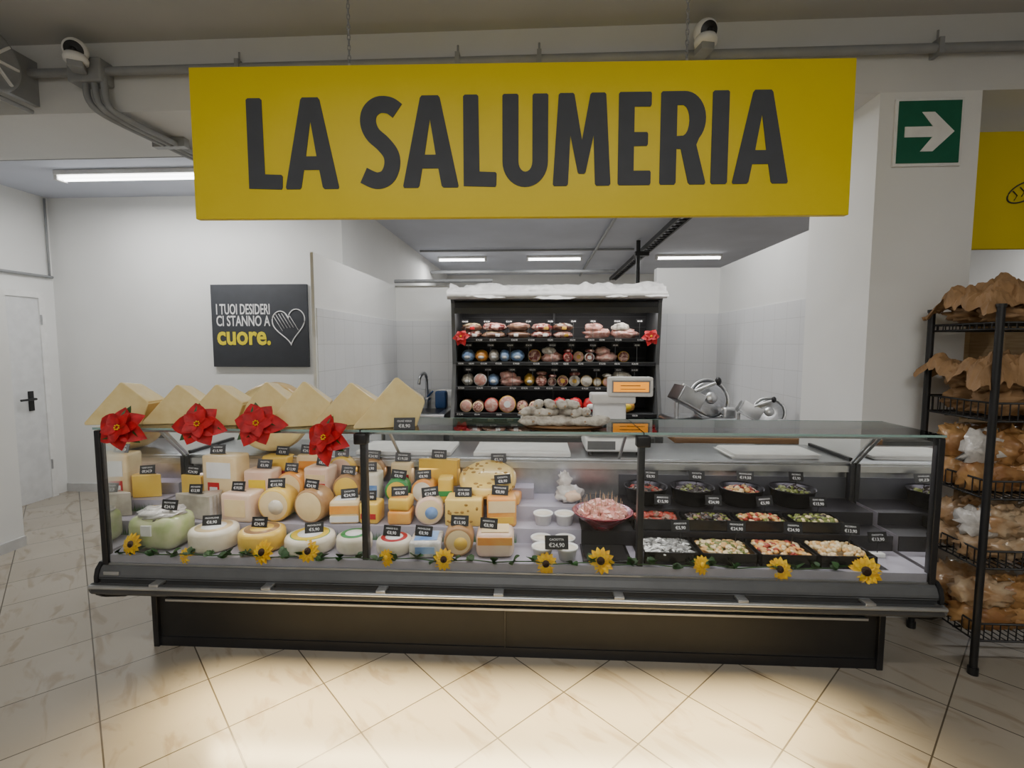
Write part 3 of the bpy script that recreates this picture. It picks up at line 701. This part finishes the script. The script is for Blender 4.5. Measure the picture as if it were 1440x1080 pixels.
mb.obj('meat_cube_bowl')
mb = MB(); mb.box(.21, .435, 2.205, 2.40, z1, z1 + .012, TRAYB, .004); mb.box(.225, .42, 2.22, 2.385, z1 + .011, z1 + .014, DARK); mb.obj('black_serving_plate')

for i, (x, mats, el) in enumerate(((.59, [OLVD, MEATD, PEPR], (1.4, .9, .8)), (.84, [OLVD, OLVD, OLVG], (1, 1, 1)), (1.10, [ALM, PEPR, OLVD, BEAN], (1.3, .9, .8)), (1.37, [OLVG, OLVG, OLVD], (1, 1, 1)))):
    mb = MB(); mb.lathe([(0, 0), (.085, 0), (.095, .01), (.112, .085), (.116, .087), (.115, .092), (.107, .085), (.092, .04), (0, .04)], TRAYB, (x, 2.683, z3), 36)
    heap(mb, x, 2.683, z3 + .055, .09, .09, .04, 120, .013, mats, el); tag(mb, x + .03, 2.70, z3 + .12, rnd.uniform(-.2, .2), -.25, 1, True); mb.obj('olive_bowl')
def tray(x, y, z, w, d, h, mats, el, sz, n, nm, tg):
    mb = MB(); t = .006
    mb.box(x - w / 2, x + w / 2, y - d / 2, y + d / 2, z, z + .005, TRAYB)
    for a in (0, 1, 2, 3):
        if a < 2:
            yy = y + (-1, 1)[a] * (d / 2 - t / 2); mb.box(x - w / 2, x + w / 2, yy - t / 2, yy + t / 2, z + .004, z + h, TRAYB)
        else:
            xx = x + (-1, 1)[a - 2] * (w / 2 - t / 2); mb.box(xx - t / 2, xx + t / 2, y - d / 2, y + d / 2, z + .004, z + h, TRAYB)
    mb.box(x - w / 2 + .006, x + w / 2 - .006, y - d / 2 + .006, y + d / 2 - .006, z + .004, z + h * .55, mats[0])
    heap(mb, x, y, z + h * .68, w / 2 - .022, d / 2 - .022, .03, n, sz, mats, el, True); tag(mb, *tg); mb.obj(nm)
for x, mats, el, nm in ((.60, [PEPR, MEATD, PEPR], (1.5, .9, .5), 'pepper_tray'), (.86, [OLVD, OLVG, MEATD, OLVD], (1.2, .9, .6), 'vegetable_tray'), (1.12, [ALM, BEAN, PEPR, OLVG], (1.2, .8, .6), 'bean_tray'), (1.385, [BEAN, OLVG, OLVG, OLVD], (1.1, 1, .8), 'onion_tray')):
    tray(x, 2.495, z2, .24, .13, .055, mats, el, .013, 110, nm, (x + .05, 2.545, z2 + .095, .1, -.25, 1, True))
for x, mats, el, nm in ((.61, [ANCH, ANCH, LWHT], (2.2, .6, .4), 'anchovy_tray'), (.87, [ALM, BEAN, BEAN, OLVG], (1.4, .8, .5), 'artichoke_tray'), (1.13, [ALM, BEAN, CORG, ALM, PEPR], (1.1, .8, .6), 'nut_tray'), (1.39, [BEAN, BEAN, ALM], (1, .8, .8), 'butter_bean_tray')):
    tray(x, 2.305, z1, .245, .19, .055, mats, el, .014, 170, nm, (x + .07, 2.32, z1 + .115, .05, -.25, 1., True))
mb = MB(); mb.box(1.57, 1.63, 2.33, 2.36, z1, z1 + .02, LWHT, .003); tag(mb, 1.60, 2.34, z1 + .07, 0, -.25, 1., True); mb.obj('price_tag_stand')

mb = MB()
for xa, xb, y, z in ((-2.0, -.1, 2.4175, .601), (-2.0, -.83, 2.567, .676)):
    n = int((xb - xa) / .006)
    for i in range(n):
        x = xa + i * .006; h = rnd.uniform(.03, .055)
        mb.add([(x, y, z), (x + .005, y, z), (x + rnd.uniform(-.003, .006), y - rnd.uniform(0, .004), z + h)], [(0, 1, 2)], GRASS)
mb.obj('grass_divider_strip')

# ------------------------------------------------------------------ flowers
def petal(mb, X, L, Wd, mat, lift=.2, droop=.3, sharp=.8):
    vs = []; ns = 6
    for i in range(ns + 1):
        s = i / ns; w = Wd * math.sin(PI * (s ** sharp)) * .5 + (.002 if i < ns else 0); z = L * (lift * s - droop * s * s)
        vs += [(L * s, -w, z + w * .25), (L * s, 0, z - w * .15), (L * s, w, z + w * .25)]
    fs = []
    for i in range(ns):
        for j in range(2): fs.append((i * 3 + j, (i + 1) * 3 + j, (i + 1) * 3 + j + 1, i * 3 + j + 1))
    mb.add(vs, fs, mat, True, X)
def poinsettia(x, y, z, r, nm='poinsettia', back=None):
    mb = MB(); B = T(x, y, z) @ R(rnd.uniform(-.3, .3), 'Z') @ R(PI / 2 - .35, 'X') @ R(rnd.uniform(0, 1), 'Z')
    for k in range(6): petal(mb, B @ R(2 * PI * k / 6 + rnd.uniform(-.15, .15), 'Z'), r * rnd.uniform(.85, 1.15), r * .78, RED, .1, .3, .75)
    for k in range(5): petal(mb, B @ T(0, 0, .012) @ R(2 * PI * k / 5 + .3, 'Z'), r * .62, r * .45, RED, .4, .2)
    for k in range(3): petal(mb, B @ T(0, 0, -.008) @ R(2 * PI * k / 3 + .8, 'Z'), r * .95, r * .4, LEAF, 0, .1)
    for k in range(7):
        a = 2 * PI * k / 7; mb.ell((r * .09 * math.cos(a), r * .09 * math.sin(a), .022), (.004, .004, .005), SUN, 6, 5, X=B)
    mb.tube([(x, y + .005, z), (x, y + .03, z - .015), (x, y + .04, z - .008)], .003, LEAF, 5)
    mb.obj(nm)
for x, z, r in ((-1.865, 1.225, .115), (-1.50, 1.245, .11), (-1.235, 1.25, .11), (-.925, 1.19, .11)): poinsettia(x, 2.095, z, r)
gar = MB()
fl = [(-1.93, .65, .055), (-1.66, .60, .04), (-1.29, .625, .06), (-1.07, .635, .055), (-.70, .61, .042), (-.43, .61, .052), (.04, .60, .055), (.29, .62, .062), (.74, .61, .045), (1.08, .60, .055), (1.45, .60, .072)]
path = [(-2.0 + i * .09, 2.188 + .004 * math.sin(i * 1.3), .607 + .006 * math.sin(i * 2.1)) for i in range(int(3.5 / .09))]
gar.tube(path, .003, LEAF, 5)
for p in path:
    if rnd.random() < .9:
        for k in range(rnd.randint(2, 4)): petal(gar, T(*p) @ R(rnd.uniform(-PI, PI), 'Z') @ R(rnd.uniform(-1.1, -.1), 'Y') @ R(rnd.uniform(-.8, .8), 'X'), rnd.uniform(.03, .055), .034, LEAF, .1, .3)
for x, z, r in fl:
    B = T(x, 2.19, z) @ R(rnd.uniform(-.3, .3), 'Z') @ R(PI / 2 - .35, 'X')
    for k in range(13): petal(gar, B @ R(2 * PI * k / 13, 'Z'), r, r * .4, SUN, .15, .2, .9)
    for k in range(11): petal(gar, B @ T(0, 0, .003) @ R(2 * PI * k / 11 + .2, 'Z'), r * .8, r * .34, SUN, .3, .25, .9)
    gar.ell((0, 0, .008), (r * .3, r * .3, r * .14), SUNC if r > .045 else SUN, 14, 8, X=B)
gar.obj('sunflower_garland')

# ------------------------------------------------------------------ on the top glass: parmesan wedges, salami pile
zt = 1.216
for i, (x, y, s) in enumerate(((-2.00, 2.26, 1.04), (-1.755, 2.30, .96), (-1.525, 2.25, 1.02), (-1.325, 2.32, .98), (-1.11, 2.25, 1.02), (-.905, 2.30, 1.05), (-.675, 2.25, 1.16))):
    mb = MB(); mb.T = T(x, y, zt) @ R(.28 + .08 * i / 6 + rnd.uniform(-.14, .14), 'Z') @ S3(s, s, s)
    dz = rnd.uniform(-.012, .006)
    poly = [(-.15, .0), (-.152, .012), (.01, .20 + dz), (.022, .202 + dz), (.125, .108), (.127, .096), (.092, 0)]
    back = [(-.10, .0), (-.10, .02), (.02, .185 + dz), (.035, .185 + dz), (.137, .108), (.139, .096), (.106, 0)]
    mb.prism(poly, -.02, .10, CHP, .004, facemats={4: RIND, 5: RIND}, back=back)
    mb.obj('parmesan_wedge')
mb = MB(); tag(mb, -.60, 2.175, zt, .1, -.25, 1.1); mb.obj('price_tag')
mb = MB()
mb.lathe([(0, 0), (.18, 0), (.19, .005), (.18, .01), (0, .01)], WOOD, (0, 0, 0), 40, X=T(.12, 2.33, zt) @ S3(1, .6, 1))
for lvl, cnt in ((0, 7), (1, 6), (2, 4)):
    for k in range(cnt):
        L = rnd.uniform(.055, .07); X = T(.11 + (k - (cnt - 1) / 2) * .054 + rnd.uniform(-.008, .008) - lvl * .016, 2.29 + rnd.uniform(-.02, .02), zt + .034 + lvl * .036) @ R(rnd.uniform(-1.3, 1.0), 'Z')
        mb.ell((0, 0, 0), (.023, L, .022), SALW, 12, 10, .2, 10, X=X); mb.ell((0, -L, 0), (.005, .01, .005), BREADW, 6, 5, X=X)
for k in range(6):
    X = T(-.03 + k * .06, 2.25, zt + .034) @ R(PI / 2 + rnd.uniform(-.3, .3), 'Z'); mb.ell((0, 0, 0), (.022, .06, .022), SALW, 12, 10, .2, 10, X=X)
mb.obj('salami_board')

# ------------------------------------------------------------------ worktop items
for x in (-.78, -.09):
    mb = MB(); mb.box(x - .28, x + .28, 2.79, 3.10, .9555, .98, WHITE, .006); mb.box(x - .24, x + .24, 2.83, 3.07, .9795, .981, LWHT); mb.obj('cutting_board')
mb = MB(); mb.T = T(.45, 3.0, .9555)
mb.box(-.17, .17, -.15, .16, .02, .10, WHITE, .015)
for a in (-.14, .14):
    for b in (-.12, .13): mb.cyl((a, b, 0), (a, b, .022), .015, DARK, 10)
mb.box(-.16, .16, -.13, .10, .118, .126, STEEL, .004)
for a in (-.1, .1): mb.cyl((a, -.02, .098), (a, -.02, .12), .012, STEEL, 8)
mb.box(-.16, .0, -.152, -.148, .035, .085, BODY2); mb.box(-.1, .1, .08, .17, .09, .33, WHITE, .015)
mb.box(-.12, .15, .04, .19, .28, .34, WHITE, .012)
mb.box(-.02, .25, .02, .10, .325, .445, WHITE, .012); mb.box(.0, .23, .017, .022, .35, .425, PIPE)
mb.box(.01, .22, .013, .018, .357, .415, LCD); mb.box(.05, .20, .011, .014, .372, .375, LCDT); mb.box(.05, .17, .011, .014, .392, .396, LCDT)
mb.cyl((.10, .08, .30), (.13, .06, .36), .018, WHITE)
mb.obj('deli_scale')
mb = MB()
for k in range(8): mb.box(-.24, .24, -.13, .13, k * .003, k * .003 + .0022, LWHT, X=T(1.34 + rnd.uniform(-.015, .015), 2.95, .956) @ R(rnd.uniform(-.08, .08), 'Z'))
mb.obj('wrapping_paper_stack')

mb = MB(); mb.box(1.0, 1.935, 3.62, 4.35, .88, .92, WOOD, .005)
for x in (1.04, 1.9):
    for y in (3.66, 4.3): mb.box(x - .025, x + .025, y - .025, y + .025, 0, .88, STEEL)
mb.box(1.02, 1.92, 3.65, 4.32, .25, .28, STEEL); mb.obj('work_table')
def slicer(x, y, z, s, yaw, nm='meat_slicer'):
    mb = MB(); mb.T = T(x, y, z) @ R(yaw, 'Z') @ S3(s, s, s)
    for a in (-.18, .18):
        for b in (-.12, .12): mb.cyl((a, b, 0), (a, b, .03), .018, DARK, 10)
    mb.box(-.24, .24, -.16, .16, .025, .09, STEEL, .025)
    mb.box(.02, .16, .0, .14, .08, .24, ALU, .03)
    B = T(.07, -.02, .215) @ R(math.radians(70), 'X') @ R(.0, 'Z')
    mb.lathe([(0, -.02), (.115, -.015), (.135, 0), (.115, .012), (.05, .02), (0, .022)], STEEL, n=40, X=B)
    mb.lathe([(.138, -.012), (.150, -.012), (.150, .01), (.138, .01), (.138, -.012)], ALU, n=40, X=B)
    mb.lathe([(0, .02), (.045, .02), (.04, .045), (0, .048)], ALU, n=24, X=B)
    C = T(-.12, -.05, .17) @ R(.5, 'Y')
    mb.box(-.12, .12, -.1, .08, 0, .012, STEEL, .004, X=C); mb.box(-.12, -.105, -.1, .08, 0, .11, STEEL, .004, X=C)
    mb.box(-.1, .1, -.02, .0, .01, .13, ALU, .006, X=C); mb.cyl(C @ Vector((0, -.02, .12)), C @ Vector((.10, -.03, .24)), .012, ALU, 10); mb.ell(C @ Vector((.11, -.03, .26)), (.022, .022, .03), DARK)
    mb.cyl((-.2, -.08, .06), (-.2, -.08, .2), .015, ALU, 10)
    mb.cyl((-.24, -.17, .06), (-.24, -.2, .06), .028, DARK, 16); mb.box(.14, .24, -.10, .02, .08, .16, ALU, .02)
    mb.box(-.06, .02, -.165, -.158, .04, .075, DARK)
    mb.obj(nm)
slicer(1.30, 4.05, .921, 1.12, .15); slicer(1.69, 3.82, .921, .78, -.3)

mb = MB(); mb.box(-1.57, -.93, 4.85, 5.45, .82, .9, STEEL, .01); mb.box(-1.55, -.95, 4.9, 5.43, .05, .82, STEEL); mb.box(-1.57, -.93, 5.43, 5.47, .88, 1.10, STEEL, .005)
mb.box(-1.50, -1.0, 4.92, 5.30, .898, .903, DARK)
for x in (-1.53, -.97):
    for y in (4.93, 5.4): mb.cyl((x, y, 0), (x, y, .06), .02, STEEL, 10)
mb.tube([(-1.22, 5.36, .9), (-1.22, 5.36, 1.18), (-1.22, 5.33, 1.26), (-1.22, 5.24, 1.29), (-1.24, 5.15, 1.26), (-1.25, 5.12, 1.18)], .017, STEEL, 8, sub=4); mb.ell((-1.22, 5.38, 1.0), (.04, .04, .025), STEEL); mb.cyl((-1.22, 5.36, 1.02), (-1.14, 5.3, 1.09), .010, BLUE)
mb.box(-1.12, -1.0, 5.30, 5.42, .9, 1.09, BLUE, .02); mb.obj('sink_unit')

# ------------------------------------------------------------------ back refrigerated case
fr = empty('refrigerated_multideck_case', (.17, 5.0, 0))
fx0, fx1 = -.82, 1.155
DARKI = M('case_interior', (.012, .012, .014), .5)
mb = MB()
mb.box(fx0, fx1, 5.38, 5.46, 0, 2.12, DARKI)
sp = [(4.72, .0), (4.70, .75), (4.74, .80), (4.92, 1.4), (4.86, 2.0), (4.80, 2.10), (5.46, 2.12), (5.46, 0)]
ext(mb, sp, fx0 - .035, fx0, BODY2); ext(mb, sp, fx1, fx1 + .035, BODY2)
mb.box(fx0, fx1, 4.72, 5.38, 0, .74, BODY2); mb.box(fx0, fx1, 4.71, 4.76, .70, .80, STEEL, .006)
mb.box(fx0, fx1, 4.86, 5.40, 1.95, 2.02, DARK, .01); mb.box(fx0, fx1, 4.86, 4.875, 1.90, 1.955, BODY); mb.box(fx0, fx1, 4.90, 5.0, 1.93, 1.95, BODY)
mb.box(fx0, fx1, 4.80, 5.44, 2.02, 2.10, BODY)
for i in range(10): mb.box(fx0, fx1, 5.375, 5.382, .9 + i * .11, .905 + i * .11, BODY)
mb.obj('cabinet', fr)
mb = MB()
SHZ = (1.655, 1.42, 1.175, .92)
for z in SHZ:
    y = 4.93 if z > 1 else 4.84
    mb.box(fx0, fx1, y, 5.38, z - .02, z - .004, BODY)
    mb.box(fx0, fx1, y - .012, y, z - .032, z + .004, BODY2)
    mb.box(fx0, fx1, y - .015, y - .012, z - .028, z, DARK)
    x = fx0 + .05
    while x < fx1 - .1:
        mb.stamp(rnd.choice(TAGT), T(x, y - .016, z - .02) @ UP @ S3(1.1, 1.1, 1), CHALK); x += rnd.uniform(.1, .22)
    if z > 1:
        for k in range(9):
            x = fx0 + .12 + k * .21 + rnd.uniform(-.03, .03); mb.box(x - .035, x + .035, y + .012, y + .015, z + .155, z + .19, DARK); mb.stamp(rnd.choice(TAGT), T(x, y + .010, z + .163) @ UP, CHALK); mb.cyl((x, y + .016, z), (x, y + .016, z + .16), .002, BODY2, 5)
mb.box(.16, .18, 5.3, 5.38, .8, 1.93, DARK)
mb.obj('shelves', fr)
mb = MB()
def canopy(u, v):
    x = fx0 - .06 + u * (fx1 - fx0 + .12); a = -PI * .12 + v * PI * 1.05
    k = 1 + .6 * noise.noise(Vector((x * 3, v * 5, 0))) + .35 * noise.noise(Vector((x * 12, v * 9, 3)))
    return (x, 4.80 + (-.10 * k * math.cos(a - .3) + (.5 * v)), 2.09 + .105 * math.sin(a) * k - .02 * math.sin(u * PI) ** 2)
mb.sheet(110, 18, canopy, FILM); mb.cyl((fx0 - .05, 4.76, 2.065), (fx1 + .05, 4.76, 2.065), .036, FILM)
mb.obj('night_blind_cover', fr)
l = bpy.data.lights.new('case_light', 'AREA'); l.shape = 'RECTANGLE'; l.size = 1.9; l.size_y = .03; l.energy = 12; l.color = (1, .95, .92)
o = bpy.data.objects.new('case_light', l); COL.objects.link(o); o.parent = fr; o.location = Vector((.17, 4.88, 1.92)) - Vector(fr.location); o.rotation_euler = (math.radians(10), 0, 0)
def meatrow(z, y, kinds, nm, x0=fx0 + .04, x1=fx1 - .04):
    mb = MB(); x = x0
    while x < x1 - .06:
        k = rnd.choice(kinds)
        if k == 'slab':
            w = rnd.uniform(.17, .26)
            if x + w > x1: break
            for l in range(2):
                h = rnd.uniform(.036, .044); yy = y + rnd.uniform(.085, .10)
                mb.ell((x + w / 2, yy, z + h + l * .072), (w / 2, .09, h), rnd.choice([MEAT1, MEAT1, MEATD]), 20, 12, .25, 9, flat=.8)
                mb.ell((x + w / 2, yy + .01, z + h * 1.35 + l * .072), (w * .44, .085, h * .75), rnd.choice([MEAT2, CREAM, MEATD, SALW]), 18, 10, .3, 9)
                if rnd.random() < .6: q = x + w * rnd.uniform(.3, .6); mb.box(q, q + .045, y - .006, y + .02, z + l * .07 + .02, z + l * .07 + .05, rnd.choice([LWHT, LGLD, LRED, LWHT]), .004)
            x += w + .006
        elif k in ('cut', 'cutb', 'mort'):
            r = {'cut': rnd.uniform(.045, .06), 'cutb': rnd.uniform(.055, .07), 'mort': rnd.uniform(.072, .095)}[k]; m = {'cut': rnd.choice([MEAT3, MEAT1, MEAT2, SALW]), 'cutb': rnd.choice([MEAT2, MEAT1, MEAT3]), 'mort': MEAT2}[k]
            if x + 2 * r > x1: break
            dy = rnd.uniform(0, .04)
            X = T(x + r, y + dy, z + r) @ R(-PI / 2 + rnd.uniform(-.05, .05), 'X')
            s2 = rnd.choice([MEATD, MEATD, LGLD, LWHT, CREAM, LRED])
            mb.lathe([(0, 0), (r - .008, 0), (r, .008), (r, .2), (r - .02, .22), (0, .22)], MEATD, n=24, X=X, segm=[m, s2, MEATD, MEATD, MEATD])
            if rnd.random() < .35: mb.lathe([(r * .4, -.001), (0, -.001)], rnd.choice([LWHT, CREAM, LGLD]), n=16, X=X)
            x += 2 * r + .004
            if k == 'cut' and rnd.random() < .6: mb.ell((x - r, y + .06, z + 2 * r + .015), (r, .07, .022), rnd.choice([MEATD, SALW, MEAT1]), 12, 8, .2)
        elif k == 'pack':
            w = rnd.uniform(.10, .15); m = rnd.choice([CORG, LBLU, CORG, LGLD, SALW, MEATD])
            if x + w > x1: break
            mb.ell((x + w / 2, y + .08, z + .063), (w / 2, .08, .063), m, 16, 12, .15, 10, flat=.95); mb.ell((x + w / 2, y + .02, z + .05), (w / 4, .03, .02), LWHT, 10, 6)
            x += w + .003
        elif k == 'bag':
            w = rnd.uniform(.13, .17); m = rnd.choice([LRED, CORG, LGLD])
            if x + w > x1: break
            mb.ell((x + w / 2, y + .07, z + .073), (w / 2, .06, .075), m, 20, 14, .25, 12, flat=.9); mb.ell((x + w / 2, y + .015, z + .065), (w * .28, .014, .03), rnd.choice([LYEL, LWHT, LYEL]), 12, 8); x += w + .004
        elif k == 'leg':
            w = rnd.uniform(.2, .28)
            if x + w > x1: break
            mb.ell((x + w / 2, y + .08, z + .05), (w / 2, .07, .055), MEAT2, 16, 12, .4, 9, flat=.9); mb.ell((x + w * .35, y + .06, z + .11), (w * .35, .06, .045), rnd.choice([MEAT2, SALW]), 12, 10, .3); x += w + .006
    mb.obj(nm)
meatrow(SHZ[0], 4.955, ['slab'], 'cured_meat_slabs', fx0 + .04, .45); meatrow(SHZ[0], 4.955, ['leg', 'leg', 'slab'], 'cured_ham_legs', .46, fx1 - .04)
meatrow(SHZ[1], 4.955, ['pack'], 'sausage_packs', fx0 + .04, -.12); meatrow(SHZ[1], 4.955, ['cut', 'cutb', 'leg'], 'salami_rolls', -.1, fx1 - .04)
meatrow(SHZ[2], 4.955, ['cut', 'cut', 'cutb', 'leg', 'pack'], 'salami_rolls', fx0 + .04, fx1 - .04)
meatrow(SHZ[3], 4.86, ['mort', 'mort', 'cutb'], 'mortadella_rolls', fx0 + .04, .12); meatrow(SHZ[3], 4.86, ['bag', 'bag', 'mort'], 'snack_bags', .14, fx1 - .04)
poinsettia(-.75, 4.80, 1.67, .085); poinsettia(1.08, 4.80, 1.67, .085)

# ------------------------------------------------------------------ bread rack (right)
br = empty('bread_rack', (2.6, 2.6, 0))
RX0, RX1, RY0, RY1 = 2.12, 3.05, 2.40, 2.80
mb = MB()
for x in (RX0, RX1):
    for y in (RY0, RY1):
        mb.cyl((x, y, .03), (x, y, 1.77), .0165, BLACK, 12); mb.cyl((x, y, 0), (x, y, .035), .022, BLACK, 12); mb.cyl((x, y, 1.77), (x, y, 1.785), .02, BLACK, 12)
RZ = (1.70, 1.24, .87, .53, .17)
for z in RZ:
    h = .085 if z < 1.6 else .0
    for zz in ((z, z + h) if h else (z, z - .03)):
        mb.tube([(RX0, RY0, zz), (RX1, RY0, zz), (RX1, RY1, zz), (RX0, RY1, zz)], .0055, BLACK, 6, closed=True)
    lo, hi = (z, z + h) if h else (z - .03, z)
    for k in range(11):
        y = RY0 + (RY1 - RY0) * k / 10
        for x in (RX0, RX1): mb.cyl((x, y, lo), (x, y, hi), .003, BLACK, 5)
    for k in range(26):
        x = RX0 + (RX1 - RX0) * k / 25
        for y in (RY0, RY1): mb.cyl((x, y, lo), (x, y, hi), .003, BLACK, 5)
        mb.cyl((x, RY0, z), (x, RY1, z), .0028, BLACK, 5)
    for y in (RY0 + .13, RY0 + .27): mb.cyl((RX0, y, z - .004), (RX1, y, z - .004), .005, BLACK, 6)
mb.obj('frame', br)
def crumple(mb, x, y, z, w, d, h, mat=KRAFT):
    sd = rnd.uniform(0, 30)
    def f(u, v):
        nx = noise.noise(Vector((u * 3.5 + sd, v * 3, 0))); n2 = noise.noise(Vector((u * 10 + sd, v * 9, 5))); n3 = noise.noise(Vector((u * 22 + sd, v * 20, 9)))
        e = max(abs(2 * u - 1), abs(2 * v - 1)) ** 5
        return (x + (u - .5) * w * (1 + .12 * n2), y + (v - .5) * d * (1 + .12 * nx), z + h * (.7 + .9 * nx + .55 * n2 + .2 * n3) - e * h * (.9 + n2))
    mb.sheet(44, 32, f, mat, False)
def bags(z, mats, nm, n, rx, rz, lvls=1, cr=()):
    mb = MB()
    for l in range(lvls):
        for i in range(n):
            for yy in (RY0 + .12, RY0 + .28):
                x = RX0 + .13 + i * (RX1 - RX0 - .26) / (n - 1)
                mt = rnd.choice(mats)
                mb.ell((x + rnd.uniform(-.01, .01), yy + rnd.uniform(-.01, .01), z + .005 + rz * .9 + l * rz * 1.6), (rx, .085, rz), mt, 26, 18, .55, 18, flat=.88)
                if mt is not KRAFT:
                    mb.ell((x - .06, yy, z + rz * (.9 + 1.6 * l)), (rx * .8, .07, rz * 1.02), WRAP if rnd.random() < .15 else mt, 18, 12, .6, 20, flat=.88)
                if mt is not KRAFT and l == lvls - 1:
                    mb.ell((x - .04, yy, z + rz * 2.6 + l * .5 * rz), (.03, .02, .03), WRAP, 12, 8, .6, 16)
                    if rnd.random() < .3: mb.box(x - .06, x + .02, yy - .089, yy - .08, z + rz * 1.2, z + rz * 2.0, LWHT)
    for c in cr: crumple(mb, *c)
    mb.obj(nm)
bags(1.703, [KRAFT], 'kraft_bread_bags', 5, .11, .05, 1, [(2.33, 2.60, 1.80, .52, .40, .11), (2.86, 2.6, 1.80, .42, .38, .09)])
bags(1.25, [KRAFT, KRAFT], 'kraft_bread_bags', 5, .11, .07, 2, [(2.32, 2.6, 1.44, .52, .40, .11)])
bags(.88, [BREAD], 'bagged_loaves', 5, .11, .085, 2)
bags(.54, [BREADW], 'bagged_rolls', 6, .10, .07, 2)
bags(.18, [BREAD, BREADW], 'bagged_loaves', 5, .11, .07, 2)

mb = MB(); mb.box(3.2, 5.6, 5.3, 5.34, 0, 1.86, WOODL)
for z in (.4, .85, 1.3): mb.box(3.2, 5.6, 4.95, 5.3, z, z + .03, WOODL)
for x in (3.2, 4.4, 5.57): mb.box(x, x + .03, 4.95, 5.3, 0, 1.86, WOODL)
mb.box(3.2, 5.6, 4.93, 5.34, 1.86, 1.9, WHITE)
mb.obj('wooden_shelving')

# ------------------------------------------------------------------ world & camera
w = bpy.data.worlds.new('w'); SC.world = w; w.use_nodes = True
w.node_tree.nodes['Background'].inputs[0].default_value = (.8, .85, .9, 1); w.node_tree.nodes['Background'].inputs[1].default_value = .05
cd = bpy.data.cameras.new('cam'); cam = bpy.data.objects.new('camera', cd); COL.objects.link(cam)
cam.location = (0, 0, 1.6); cam.rotation_euler = (math.radians(90 - 4.6), 0, math.radians(3.0))
cd.sensor_width = 36; cd.lens = 36 * 695 / 1440; cd.clip_start = .05
SC.camera = cam
